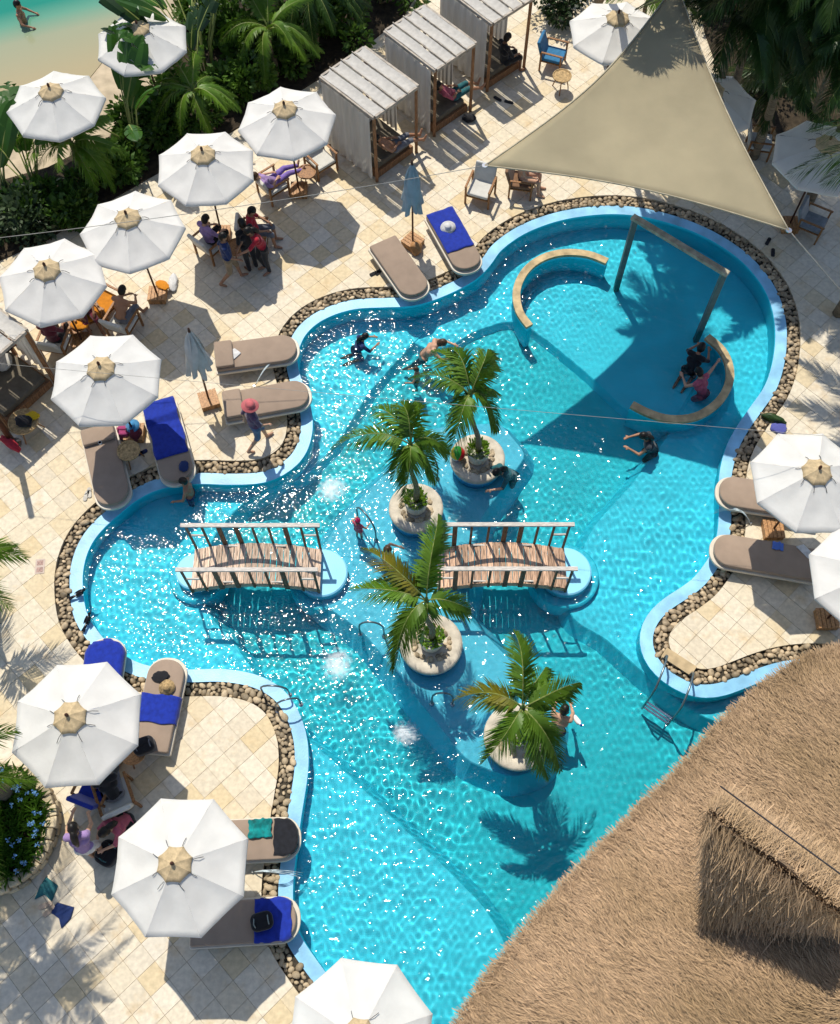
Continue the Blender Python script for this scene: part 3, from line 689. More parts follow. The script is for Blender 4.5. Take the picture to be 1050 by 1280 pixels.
# ================================================================== CABANAS
M_curt = mat('curtain', (0.62, 0.60, 0.56), 0.9, 0.06, 2, 0.02, 5, trans=0.25, stretch=(4, 4, 0.5))
M_tim = mat('cabana_timber', (0.30, 0.15, 0.07), 0.6, 0.25, 6, stretch=(8, 8, 1))
M_slat = mat('pale_timber', (0.42, 0.37, 0.31), 0.7, 0.2, 6)
M_bed = mat('cabana_bed', (0.14, 0.12, 0.09), 0.9, 0.1)
def cabana(label, corner_px, left_px, right_px, z=2.15, open_right=True, bed=True):
    """corner_px = front roof corner nearest the pool, left_px / right_px = its two neighbours on the roof"""
    c, l, r = at(*corner_px, z), at(*left_px, z), at(*right_px, z)
    u = (l - c); v = (r - c); W = u.length; D = v.length; u.normalize(); v = (v - u * v.dot(u)).normalized()
    t = thing('cabana', label, 'cabana', (c.x, c.y, 0)); P = lambda a, b, h: u * a + v * b + Vector((0, 0, h))
    for a, b in ((0.04, 0.04), (W - .04, 0.04), (0.04, D - .04), (W - .04, D - .04)):
        MB().beam(P(a, b, 0), P(a, b, z - .02), 0.08, 0.08).build('post', M_tim, t, bevel=0.006)
    for p, q in ((P(0, 0.0, z), P(W, 0, z)), (P(0, D, z), P(W, D, z)), (P(0, 0.05, z), P(0, D - .05, z)), (P(W, .05, z), P(W, D - .05, z))): MB().beam(p, q, 0.06, 0.08).build('roof_beam', M_slat, t)
    for k in range(4):
        b0, b1 = D * k / 4 + .02, D * (k + 1) / 4 - .05; vs = []
        for i in range(9):
            for j in range(5):
                s, w = i / 8, j / 4; vs.append(P(W * s, b0 + (b1 - b0) * w, z + .06 - .05 * math.sin(math.pi * w) - .01 * math.sin(9 * s + k)))
        MB().add(vs, [(i * 5 + j, (i + 1) * 5 + j, (i + 1) * 5 + j + 1, i * 5 + j + 1) for i in range(8) for j in range(4)]).build('roof_cloth', M_curt, t, True)
    for k in (1, 2, 3): MB().beam(P(-.04, D * k / 4 - .015, z + .075), P(W + .04, D * k / 4 - .015, z + .075), 0.022, 0.025).build('roof_slat', M_slat, t)
    def curtain(p, q, z0):
        n = 40; vs = []
        for i in range(n + 1):
            s = i / n; w = 0.025 * math.sin(s * 38) + .012 * math.sin(s * 91)
            d = (q - p).normalized(); nn = Vector((-d.y, d.x, 0))
            for h_ in (z - .03, z * .5, z0): vs.append(p + (q - p) * s + nn * w * (1.25 - h_ / z * .8) + Vector((0, 0, h_)))
        MB().add(vs, [(i * 3 + j, (i + 1) * 3 + j, (i + 1) * 3 + j + 1, i * 3 + j + 1) for i in range(n) for j in range(2)]).build('curtain', M_curt, t, True)
    e = 0.055
    curtain(P(.1, -e, 0), P(W - .1, -e, 0), 0.12)           # closed side towards the left
    curtain(P(W + e, .1, 0), P(W + e, D - .1, 0), 0.12)     # back
    curtain(P(W * .45, D + e, 0), P(W - .1, D + e, 0), 0.12)
    if bed:
        MB().box(P(W / 2, D / 2, .17), (1, 1, 1)).v  # (platform below)
        mb = MB(); mb.prism([P(a, b, 0).xy for a, b in ((.1, .1), (W - .1, .1), (W - .1, D - .1), (.1, D - .1))], 0.0, .22); mb.build('platform', M_tim, t)
        mb = MB(); mb.prism([P(a, b, 0).xy for a, b in ((.16, .16), (W - .16, .16), (W - .16, D - .16), (.16, D - .16))], .222, .40); mb.build('mattress', M_bed, t, bevel=0.04)
        for b in (D * .3, D * .7): MB().ball(P(W - .38, b, .50), (.2, .26, .1), 12, 8).build('pillow', M_curt, t, True)
    return t
CAB1 = cabana('white curtained cabana with striped roof, next to an open parasol', (467, 148), (400, 97), (521, 107))
CAB2 = cabana('white curtained cabana in the middle of the row of three', (544, 89), (480, 40), (594, 54))
CAB3 = cabana('white curtained cabana at the end of the row, by the shaded parasol', (615, 31), (550, -18), (672, 2))
CAB4 = cabana('white-roofed cabana on the left with a thick pale post', (34, 413), (-25, 370), (-52, 457))

# ================================================================== BRIDGES
M_plank = mat('plank', (0.66, 0.49, 0.37), 0.75, 0.3, 5, 0.003, 30, stretch=(10, 1.2, 10), objvar=0.3)
M_rail = mat('rail_grey', (0.58, 0.54, 0.49), 0.75, 0.2, 8, 0.002, 30, stretch=(1, 8, 8))
M_bpost = mat('bridge_post', (0.19, 0.115, 0.07), 0.7, 0.3, 6, stretch=(8, 8, 1))
M_plankw = mat('plank_warm', (0.62, 0.40, 0.27), 0.75, 0.3, 5, 0.003, 30, stretch=(10, 1.2, 10), objvar=0.35)
def bridge(label, x0, x1, yn, yf, wide, mp=M_plank):
    a, b = at(x0, yn, .10), at(x1, yn, .10); f = at((x0 + x1) / 2, yf, .10); L = b.x - a.x; W = f.y - a.y
    t = thing('footbridge', label, 'bridge', (a.x, a.y, 0))
    arch = lambda s: 0.06 + 0.34 * math.sin(math.pi * s) ** 1.0
    n = 21
    for k in range(n):
        s = (k + .5) / n; dz = (arch(s + .01) - arch(s - .01)) / (.02 * L)
        MB().box((0, 0, 0), (L / n - .012, W - .02 + random.uniform(-.015, .015), .03), Matrix.Rotation(-math.atan(dz), 3, 'Y')).build('plank', mp, t).location = (L * s, W / 2, arch(s) + .02)
    for y in (0.03, W - .03):
        m = 20; vs = []
        for k in range(m + 1):
            s = k / m
            for dy, dz in ((-.025, 0), (.025, 0), (.025, -.14), (-.025, -.14)): vs.append((L * s, y + dy, arch(s) + dz))
        MB().add(vs, [(k * 4 + j, (k + 1) * 4 + j, (k + 1) * 4 + (j + 1) % 4, k * 4 + (j + 1) % 4) for k in range(m) for j in range(4)] + [(0, 1, 2, 3), tuple(m * 4 + j for j in (3, 2, 1, 0))]).build('arched_beam', mp, t)
        ss = [0.012, .13, .255, .385, .51, .63, .755, .875, .988]
        for k, s in enumerate(ss):
            w = .10 if k in wide else .05
            MB().box((L * s, y + (-.05 if y < .1 else .05), (arch(s) - .10 + 1.24) / 2), (w, .035, 1.34 - arch(s))).build('post', M_bpost, t, bevel=.004)
        MB().box((L / 2, y + (-.05 if y < .1 else .05), 1.26), (L + .12, .09, .045)).build('handrail', M_rail, t, bevel=.008)
        for s0, s1 in ((ss[0], ss[1]), (ss[-2], ss[-1])): MB().box((L * (s0 + s1) / 2, y + (-.05 if y < .1 else .05), .76), (L * (s1 - s0) - .05, .03, .05)).build('mid_rail', M_rail, t)
        MB().box((L / 2, y + (.03 if y < .1 else -.03), arch(.5) - .02), (L * .46, .03, .05)).build('kerb_strip', M_rail, t)
    return t
bridge('wooden footbridge between the left pool shelf and the palm ledge', 238, 400, 737, 686, (2, 3, 6))
bridge('wooden footbridge between the palm ledge and the right-hand round step', 547, 709, 736, 685, (1, 4, 5), M_plankw)
# round steps at the bridge ends
M_step = mat('step_paint', (0.26, 0.66, 0.88), 0.5, 0.06, 2)
for lab, p, r in (('round pale blue step at the ledge end of the left bridge', (402, 714), .55), ('round pale blue step at the outer end of the right bridge', (708, 712), .55), ('round pale blue step at the shore end of the left bridge', (243, 712), .42)):
    c = at(*p, 0); t = thing('round_step', lab, 'step', (c.x, c.y, Z_FLOOR - .02))
    MB().lathe([(r, 0), (r, -Z_FLOOR - .075), (r - .03, -Z_FLOOR - .05), (0, -Z_FLOOR - .05)], 48).build('top_step', M_step, t)
    MB().lathe([(r + .20, 0), (r + .20, -Z_FLOOR - .40), (r + .17, -Z_FLOOR - .37), (r - .01, -Z_FLOOR - .37)], 48).build('lower_step', M_shal, t).cycles.is_caustics_receiver = True
# ================================================================== PALM ISLANDS
M_istone = mat('island_stone', (0.58, 0.52, 0.42), 0.8, 0.12, 6, 0.006, 25)
M_iblue = mat('island_blue', (0.12, 0.42, 0.72), 0.5, 0.06, 3)
M_pot = mat('pot_white', (0.58, 0.56, 0.48), 0.7, 0.12, 5, 0.004, 30)
M_fern = mat('pot_green', (0.06, 0.12, 0.02), 0.7, 0.3, 20)
def leaf_mat(name, c, c2, trans=0.3, rough=0.45):
    return mat(name, c, rough, 0, 1.5, 0.0, None, c2, 0.4, trans=trans, objvar=0.18)
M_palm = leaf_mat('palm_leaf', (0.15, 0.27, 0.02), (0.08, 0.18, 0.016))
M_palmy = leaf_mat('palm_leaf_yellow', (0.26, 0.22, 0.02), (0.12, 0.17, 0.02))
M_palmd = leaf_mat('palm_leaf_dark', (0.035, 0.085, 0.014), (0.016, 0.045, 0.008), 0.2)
M_dry = leaf_mat('palm_leaf_dry', (0.24, 0.12, 0.04), (0.14, 0.09, 0.03))
M_rach = mat('rachis', (0.22, 0.26, 0.07), 0.5)
M_trunk = mat('palm_trunk', (0.24, 0.19, 0.13), 0.85, 0.25, 5, 0.01, 20, stretch=(1, 1, 8))
def frond_mesh(a, b, rise, width, n=44, droop=0.5, seed=0, mats=None, lw=0.022):
    """frond from a to b (Vectors): curved rachis with two rows of narrow leaflets"""
    rg = random.Random(seed); mb = MB(); a = Vector(a); b = Vector(b); d = b - a; L = d.length
    side = Vector((-d.y, d.x, 0)); side = side.normalized() if side.length > 1e-4 else Vector((1, 0, 0))
    tw = rg.uniform(-.35, .35)
    pt = lambda s: a.lerp(b, s) + Vector((0, 0, rise * 4 * s * (1 - s) * (1 - .35 * s))) + side * (.13 * L * (math.sin(2.2 * s + seed) - math.sin(seed)))
    mb.tube([pt(s / 10) for s in range(11)], [0.016 * (1 - .085 * k) for k in range(11)], 5)
    mb.cur = 1
    for k in range(n):
        s = 0.10 + 0.9 * (k + rg.random() * .6) / n; p = pt(s); t = (pt(min(1, s + .03)) - pt(s - .03)).normalized()
        sd = t.cross(Vector((0, 0, 1))); sd = sd.normalized() if sd.length > 1e-3 else side; up = sd.cross(t)
        for sg in (-1, 1):
            if rg.random() < .04: continue
            l_ = width * rg.choice((.8, 1, 1, 1.1)) * (math.sin(math.pi * (0.12 + .86 * s)) ** .7) * rg.uniform(.8, 1.12)
            sw = R(58 - 34 * s + rg.uniform(-6, 6)); dr = (sd * sg * math.sin(sw) + t * math.cos(sw) + up * (.18 + tw * sg * .4)).normalized()
            dn = droop * l_ * rg.uniform(.7, 1.25); w = lw * rg.uniform(.8, 1.2) * (1 - .3 * s)
            q1 = p + dr * l_ * .5 - Vector((0, 0, dn * .22)); q2 = p + dr * l_ - Vector((0, 0, dn))
            wv = t * w * .5 + up * w * .25 * sg
            mb.add([p - wv * .5, p + wv * .5, q1 + wv, q1 - wv, q2], [(0, 1, 2, 3), (3, 2, 4)])
    return mb.mesh('frond')
def palm(label, base, crown_px, crown_z, tips, leaf, trunk_r=0.05, width=.34, group=None, name='palm_tree', n=40, droop=.55, rise=.35, lw=.024):
    """tips: (px, py, z) or Vector, optional material"""
    base = Vector(base); cr = at(*crown_px, crown_z) if len(crown_px) == 2 else Vector(crown_px); t = thing(name, label, 'palm tree', base, group=group)
    pts = [base.lerp(cr, k / 8) + Vector((.04 * math.sin(k * .9), .03 * math.sin(k * .7 + 1), 0)) * (0 if k in (0, 8) else 1) for k in range(9)]
    MB().tube([p - base for p in pts], [trunk_r * (1.5 - .9 * k / 8) + (.006 if k % 2 else 0) for k in range(9)], 9).build('trunk', M_trunk, t, True)
    MB().lathe([(.0, -.35), (trunk_r * .9, -.3), (trunk_r * 1.1, 0), (trunk_r * .5, .2), (0, .25)], 8, cr - base).build('crownshaft', mat('crownshaft', (0.14, 0.2, 0.05), .5), t, True)
    for k, tp in enumerate(tips):
        m = leaf
        if isinstance(tp, Vector): b = tp
        else:
            b = at(tp[0], tp[1], tp[2])
            if len(tp) > 3: m = tp[3]
        ln = (b - cr).length
        o = link('frond', frond_mesh(cr - base, b - base, rise * ln, width, max(16, int(n * min(1.6, ln / 1.4))), droop, k * 7 + int(abs(base.x * 31)), lw=lw), [M_rach, m], t)
    return t
WP = rng.uniform(0, 1, 50)
ISL = [
 ('A', (597, 572), .57, (588, 494), 2.55, [(508, 484, 2.2), (528, 450, 2.6), (552, 441, 2.9), (607, 436, 3.0), (621, 455, 2.7), (616, 492, 2.3), (543, 568, 1.7), (618, 545, 1.5), (560, 528, 1.9), (575, 520, 1.8)]),
 ('B', (520, 634), .55, (513, 556), 2.5, [(418, 581, 2.2), (458, 519, 2.7), (497, 503, 3.0), (522, 505, 2.9), (482, 596, 1.9), (532, 611, 1.5), (494, 630, 1.4), (560, 560, 2.2), (510, 605, 1.6)]),
 ('C', (539, 804), .60, (533, 751), 2.7, [(436, 741, 2.4), (441, 701, 2.6, M_palmy), (523, 645, 3.1), (585, 752, 2.2), (492, 842, 1.9), (482, 828, 1.9), (470, 716, 2.2), (548, 700, 2.6), (520, 800, 1.7)]),
 ('D', (647, 920), .62, (653, 885), 2.6, [(623, 794, 2.9), (566, 884, 2.2, M_palmy), (590, 872, 2.4), (730, 868, 2.4), (681, 972, 1.9), (592, 945, 1.9), (694, 930, 1.7), (640, 930, 1.7), (668, 830, 2.5), (700, 960, 1.6)]),
]
LABI = {'A': 'island with the beach ball', 'B': 'island beside the girl in a pink cap', 'C': 'island between the two bridges', 'D': 'island with the bather holding something white'}
for key, c, r, cr, cz, tips in ISL:
    p = at(*c, .16); t = thing('island_planter', 'round stone-rimmed planter in the pool, ' + LABI[key], 'planter', (p.x, p.y, -.38))
    MB().lathe([(r - .02, 0), (r - .02, .40)], 40).build('drum', M_iblue, t, True)
    MB().lathe([(r + .03, .40), (r + .05, .44), (r + .045, .52), (r, .54), (r - .16, .54), (r - .20, .50)], 40).build('rim', M_istone, t, True)
    MB().lathe([(r - .15, .495), (0, .495)], 30).build('fill', M_gravel, t)
    for k in range(46):
        a = random.uniform(0, 6.28); rr = random.uniform(.30, r - .19); s = random.uniform(.035, .06)
        o = bpy.data.objects.new('stone', PM[k % 7]); C.objects.link(o); o.parent = t; o.location = (rr * math.cos(a), rr * math.sin(a), .52); o.scale = (s * 1.2, s, s * .7); o.rotation_euler = (0, 0, a * 3)
    MB().lathe([(.19, .50), (.23, .62), (.25, .86), (.255, .90), (.22, .90), (.215, .84), (0, .84)], 24).build('pot', M_pot, t, True)
    fm = MB(); rg = random.Random(ord(key))
    for k in range(150):
        a = rg.uniform(0, 6.28); rr = .22 * math.sqrt(rg.random()); b = Vector((rr * math.cos(a), rr * math.sin(a), .85)); d = Vector((math.cos(a) * .5, math.sin(a) * .5, 1)).normalized() * rg.uniform(.06, .16)
        w = Vector((-math.sin(a), math.cos(a), 0)) * .025; fm.add([b - w * .5, b + w * .5, b + d + w, b + d * 1.5 - Vector((0, 0, .03)), b + d - w], [(0, 1, 2, 4), (4, 2, 3)])
    o = fm.build('ground_cover', M_palm, t); o['kind'] = 'stuff'
    q = Vector((p.x, p.y, .44))
    palm('young palm growing on the ' + LABI[key], q, cr, cz, tips, M_palm, .045, .44, n=80, lw=.05, droop=.7, rise=.42)

# ================================================================== IN-POOL FURNITURE
M_hoop = mat('hoop_steel', (0.16, 0.20, 0.22), 0.3, 0.05, metal=0.7)
M_bench = mat('bench_stone', (0.50, 0.38, 0.21), 0.7, 0.2, 5, 0.003, 30)
def curved_bench(label, pts):
    P = catmull([at(x, y, 0.05).xy for x, y in pts], .12, False); c = P.mean(0); t = thing('curved_bench', label, 'bench', (*c, -.9))
    d = np.gradient(P, axis=0); d /= np.linalg.norm(d, axis=1)[:, None]; nn = np.stack([-d[:, 1], d[:, 0]], 1)
    def strip(w, z0, z1, name, m):
        n = len(P); vs = []
        for i in range(n):
            for s, z in ((-1, z0), (1, z0), (1, z1), (-1, z1)): q = P[i] - c + nn[i] * w * s; vs.append((q[0], q[1], z))
        MB().add(vs, [(i * 4 + j, (i + 1) * 4 + j, (i + 1) * 4 + (j + 1) % 4, i * 4 + (j + 1) % 4) for i in range(n - 1) for j in range(4)] + [(3, 2, 1, 0), tuple((n - 1) * 4 + j for j in range(4))]).build(name, m, t)
    strip(.095, .87, .95, 'cap', M_bench); strip(.07, -.2, .868, 'wall', M_shal)
curved_bench('curved stone-topped pool bench beside the water frame, nearest the loungers', [(759, 326), (735, 317), (705, 315), (678, 322), (657, 338), (646, 362), (649, 388), (662, 407)])
curved_bench('curved stone-topped pool bench with the bathers leaning on it', [(884, 420), (903, 437), (912, 458), (911, 480), (897, 503), (870, 520), (838, 523), (812, 516), (790, 505)])
# water frame: two posts and a beam
b0, b1 = at(774, 347, Z_WATER), at(876, 411, Z_WATER); hh = 1.95
t = thing('water_frame', 'tall frame of two dark posts and a pale beam in the pool', 'frame', (b0.x, b0.y, 0)); dd = b1 - b0
for q in (Vector((0, 0, 0)), Vector((dd.x, dd.y, 0))):
    MB().beam(q + Vector((0, 0, -1.0)), q + Vector((0, 0, hh)), .13, .13).build('post', mat('wet_post', (0.12, 0.16, 0.15), .4), t, bevel=.01)
e_ = Vector((dd.x, dd.y, 0)).normalized() * .09
MB().beam(Vector((0, 0, hh + .04)) - e_, Vector((dd.x, dd.y, hh + .04)) + e_, .15, .09).build('beam', mat('pale_beam', (0.42, 0.38, 0.28), .7, .2), t, bevel=.008)
# steel hand hoops
def hoop(label, pa, pb, h, z0=-.34, zb=None):
    a, b = at(*pa, z0 * .4), at(*pb, z0 * .4); t = thing('handrail', label, 'handrail', (a.x, a.y, z0)); d = Vector((b.x - a.x, b.y - a.y, 0))
    H = h - z0; pts = [Vector((0, 0, 0)), Vector((0, 0, H * .6))] + [d * (.5 - .5 * math.cos(math.pi * k / 8)) + Vector((0, 0, H * .6 + H * .4 * math.sin(math.pi * k / 8))) for k in range(1, 8)] + [d + Vector((0, 0, H * .6)), d]
    MB().tube(pts, .020, 8).build('tube', M_hoop, t, True)
    for q in (Vector((0, 0, 0)), d): MB().lathe([(.05, 0), (.05, .02), (.025, .03)], 10, q).build('flange', M_steel, t)
hoop('steel grab hoop in the water beside the girl in a pink cap', (447, 645), (470, 672), .55)
hoop('steel grab hoop left of the island between the two bridges', (450, 790), (480, 792), .55)
hoop('steel grab hoop between the middle and last palm islands', (540, 877), (566, 878), .55)
hoop('steel grab hoop next to the island with the beach ball', (524, 566), (547, 595), .55)
hoop('steel pool handrail at the tiled lobe, pebble side', (329, 866), (362, 868), .55, -.1); hoop('steel pool handrail at the tiled lobe, next to the pool wall', (347, 888), (376, 880), .55, -.1)
# ladder on the right peninsula
p0, p1 = at(829, 826, 0), at(861, 847, 0); out = (at(812, 872, 0) - p0); out.z = 0; ln = out.length; out.normalize(); wd = Vector((p1.x - p0.x, p1.y - p0.y, 0))
t = thing('pool_ladder', 'steel pool ladder with dark treads on the right peninsula', 'ladder', (p0.x, p0.y, 0))
for q in (Vector((0, 0, 0)), wd):
    MB().tube([q - out * .05, q + Vector((0, 0, .25)) - out * .04] + [q + out * (ln * .5 - ln * .5 * math.cos(math.pi * k / 6)) + Vector((0, 0, .35 + .25 * math.sin(math.pi * k / 6))) for k in range(1, 6)] + [q + out * ln + Vector((0, 0, .2)), q + out * (ln + .05) + Vector((0, 0, -.9))], .022, 8).build('rail', M_hoop, t, True)
for k in range(3):
    z = -.22 - .27 * k; MB().beam(out * (ln + .04) + Vector((0, 0, z)), wd + out * (ln + .04) + Vector((0, 0, z)), .045, .025).build('tread', M_steel, t)
MB().box(wd / 2 - out * .17 + Vector((0, 0, .02)), (wd.length + .1, .24, .02), Matrix.Rotation(math.atan2(wd.y, wd.x), 3, 'Z')).build('landing_slab', mat('landing', (0.5, .38, .22), .7), t)
# bubbling foam patches
m_foam = bpy.data.materials.new('foam'); m_foam.use_nodes = True; n_, l_ = nodes_of(m_foam); b_ = n_['Principled BSDF']; b_.inputs['Base Color'].default_value = (.85, .9, .92, 1); b_.inputs['Roughness'].default_value = .6
tc = n_.new('ShaderNodeTexCoord'); ln_ = n_.new('ShaderNodeVectorMath'); ln_.operation = 'LENGTH'; l_.new(tc.outputs['Object'], ln_.inputs[0]); nz = n_.new('ShaderNodeTexNoise'); nz.inputs['Scale'].default_value = 9; nz.inputs['Detail'].default_value = 6; l_.new(tc.outputs['Object'], nz.inputs[0])
sm = n_.new('ShaderNodeMath'); sm.operation = 'MULTIPLY_ADD'; sm.inputs[1].default_value = .55; l_.new(nz.outputs[0], sm.inputs[0]); l_.new(ln_.outputs['Value'], sm.inputs[2])
mr = n_.new('ShaderNodeMapRange'); mr.inputs[1].default_value = .34; mr.inputs[2].default_value = .66; mr.inputs[3].default_value = .62; mr.inputs[4].default_value = 0; l_.new(sm.outputs[0], mr.inputs[0]); l_.new(mr.outputs[0], b_.inputs['Alpha'])
for lab, q in (('white bubbling foam patch between the left bridge and the palm islands', (415, 612)), ('white bubbling foam patch left of the middle grab hoop', (422, 831)), ('small white bubbling foam patch in the lower channel', (508, 917))):
    p = at(*q, Z_WATER); mb = MB(); vs = [Vector((0, 0, .05))]; n = 20
    for k in range(1, 7):
        for j in range(n): a = 2 * math.pi * j / n; r = .07 * k; vs.append(Vector((r * math.cos(a), r * math.sin(a), .025 * math.cos(k / 6 * 1.5) + .008 * mnoise.noise(Vector((r * math.cos(a) * 9, r * math.sin(a) * 9, q[0]))))))
    mb.add(vs, [(0, 1 + j, 1 + (j + 1) % n) for j in range(n)] + [(1 + k * n + j, 1 + (k + 1) * n + j, 1 + (k + 1) * n + (j + 1) % n, 1 + k * n + (j + 1) % n) for k in range(5) for j in range(n)])
    o = mb.build('foam_patch', m_foam, None, True); o.location = (p.x, p.y, Z_WATER + .02); o.rotation_euler = (0, 0, q[0]); o.scale = (1, .9, 1) if q[0] < 500 else (.8, .75, 1); tag(o, lab, 'foam')

# ================================================================== THATCHED ROOF
EAVE = [(1420, 930), (1300, 860), (1180, 822), (1075, 812), (1010, 826), (975, 848), (935, 880), (893, 920), (852, 968), (803, 1014), (757, 1062), (712, 1107), (677, 1148), (645, 1186), (612, 1225), (583, 1275), (545, 1345), (560, 1460), (700, 1560), (1400, 1600)]
EP = np.array([at(x, y, 2.45).xy for x, y in EAVE]); EP = smooth_closed(resample(catmull(EP, .2), .25), 2)
if area2(EP) < 0: EP = EP[::-1].copy()
st_ = .22; gx = np.arange(EP[:, 0].min(), EP[:, 0].max() + st_, st_); gy = np.arange(EP[:, 1].min(), EP[:, 1].max() + st_, st_); gx = gx[gx < 13]; gy = gy[gy > -4.2]
def roof_z(q):
    d = dist_to(EP, q); dj = d + .10 * np.sin(q[:, 0] * 2.1 + q[:, 1]) + .06 * np.sin(q[:, 1] * 3.3 - q[:, 0] * 1.7)
    return 2.45 + 0.80 * d * (1 - .02 * d) + .045 * (1 - (dj / .62) % 1.0) + .03 * np.sin(q[:, 0] * 1.1) * np.sin(q[:, 1] * 1.3)
GX, GY = np.meshgrid(gx, gy); q = np.stack([GX.ravel(), GY.ravel()], 1); ins = inside(EP, q); Zr = roof_z(q)
M_thb = mat('thatch_base', (0.26, 0.18, 0.115), 0.95, 0.25, 4, 0.03, 14)
M_thatch = mat('thatch', (0.50, 0.345, 0.215), 0.9, 0.2, .55, col2=(0.30, 0.205, 0.11), attr='tint', objvar=.38)
roof = thing('thatched_roof', 'broad brown thatched roof with a raised ridge cap over the pool bar', 'roof', (*EP.mean(0), 0)); ro = Vector(roof.location)
bm = bmesh.new(); edge = [(*p, 2.45) for p in EP]
nx_, ny_ = len(gx), len(gy); idx = -np.ones(len(q), int); inn = ins & (dist_to(EP, q) > .12); vs = []
for i in np.where(inn)[0]: idx[i] = len(vs); vs.append((q[i, 0], q[i, 1], Zr[i]))
idx = idx.reshape(ny_, nx_); fs = [(idx[j, i], idx[j, i + 1], idx[j + 1, i + 1], idx[j + 1, i]) for j in range(ny_ - 1) for i in range(nx_ - 1) if min(idx[j, i], idx[j, i + 1], idx[j + 1, i + 1], idx[j + 1, i]) >= 0]
o = MB().add(vs, fs).build('thatch_layer', M_thb, None, True); rel(o, roof)
# ridge cap: a tent of thatch
ra, rb_ = at(884, 1014, 6.2), at(1052, 1142, 6.6); la, lb = at(880, 1166, 3.6), at(1062, 1152, 5.2); ua, ub = at(905, 1000, 4.4), at(1075, 1105, 5.3)
for nm, p, q2, r_, s_ in (('cap_slope', ra, rb_, lb, la), ('cap_slope', rb_, ra, ua, ub)):
    vs = []; 
    for i in range(13):
        for j in range(9):
            a = p.lerp(q2, i / 12); b = s_.lerp(r_, i / 12); v = a.lerp(b, j / 8); v += Vector((.07, .07, .12)) * mnoise.noise(v * 1.6); vs.append(v)
    o = MB().add(vs, [(i * 9 + j, (i + 1) * 9 + j, (i + 1) * 9 + j + 1, i * 9 + j + 1) for i in range(12) for j in range(8)]).build(nm, M_thb, None, True); rel(o, roof)
o = MB().add([ra, la, ua, at(895, 1080, 3.9)], [(0, 1, 3), (0, 3, 2)]).build('cap_gable', M_thb, None); rel(o, roof)
def strands(name, pts, dirs, nrm, L, w, m, wild=.25, lift=.06):
    n = len(pts); g = np.random.default_rng(5)
    d = dirs + g.normal(0, wild, (n, 3)); d /= np.linalg.norm(d, axis=1)[:, None]
    s = np.cross(d, nrm); s /= np.linalg.norm(s, axis=1)[:, None] + 1e-9; l_ = (L * g.uniform(.5, 1.3, n))[:, None]; ww = (w * g.uniform(.6, 1.4, n))[:, None]
    a = pts + nrm * .01; b = pts + d * l_ + nrm * (lift * g.uniform(.1, 1.2, n))[:, None]
    co = np.stack([a - s * ww, a + s * ww, b + s * ww * .5, b - s * ww * .5], 1).reshape(-1, 3)
    me = bpy.data.meshes.new(name); me.vertices.add(4 * n); me.vertices.foreach_set('co', co.ravel().astype(np.float32)); me.loops.add(4 * n); me.loops.foreach_set('vertex_index', np.arange(4 * n, dtype=np.int32))
    me.polygons.add(n); me.polygons.foreach_set('loop_start', np.arange(0, 4 * n, 4, dtype=np.int32)); me.polygons.foreach_set('loop_total', np.full(n, 4, np.int32)); me.update(calc_edges=True)
    me.attributes.new('tint', 'FLOAT', 'FACE').data.foreach_set('value', g.uniform(0, 1, n).astype(np.float32))
    o = link(name, me, m); rel(o, roof); o['kind'] = 'stuff'; return o
g = np.random.default_rng(8); Q = np.stack([g.uniform(EP[:, 0].min(), 9.5, 520000), g.uniform(-2.6, EP[:, 1].max(), 520000)], 1); Q = Q[inside(EP[::2], Q)]
u_, v_ = px_ = np.array([px((x, y, 3.5)) for x, y in Q[:1]]).T if False else (None, None)
zq = roof_z(Q); P3 = np.c_[Q, zq]; D3 = P3 - np.array([0, 0, CAM_H]); dz_ = D3 @ _fw; uu = 525 + FPX * (D3 @ _rt) / dz_; vv = 640 - FPX * (D3 @ _up) / dz_
k_ = (uu > 480) & (uu < 1120) & (vv < 1340); Q, P3 = Q[k_][:150000], P3[k_][:150000]
eps = .31; dzx = (roof_z(Q + [eps, 0]) - roof_z(Q - [eps, 0])) / (2 * eps); dzy = (roof_z(Q + [0, eps]) - roof_z(Q - [0, eps])) / (2 * eps)
nrm = np.stack([-dzx, -dzy, np.ones(len(Q))], 1); nrm /= np.linalg.norm(nrm, axis=1)[:, None]
dn = np.stack([-dzx, -dzy, -(dzx ** 2 + dzy ** 2)], 1); dn /= np.linalg.norm(dn, axis=1)[:, None] + 1e-9
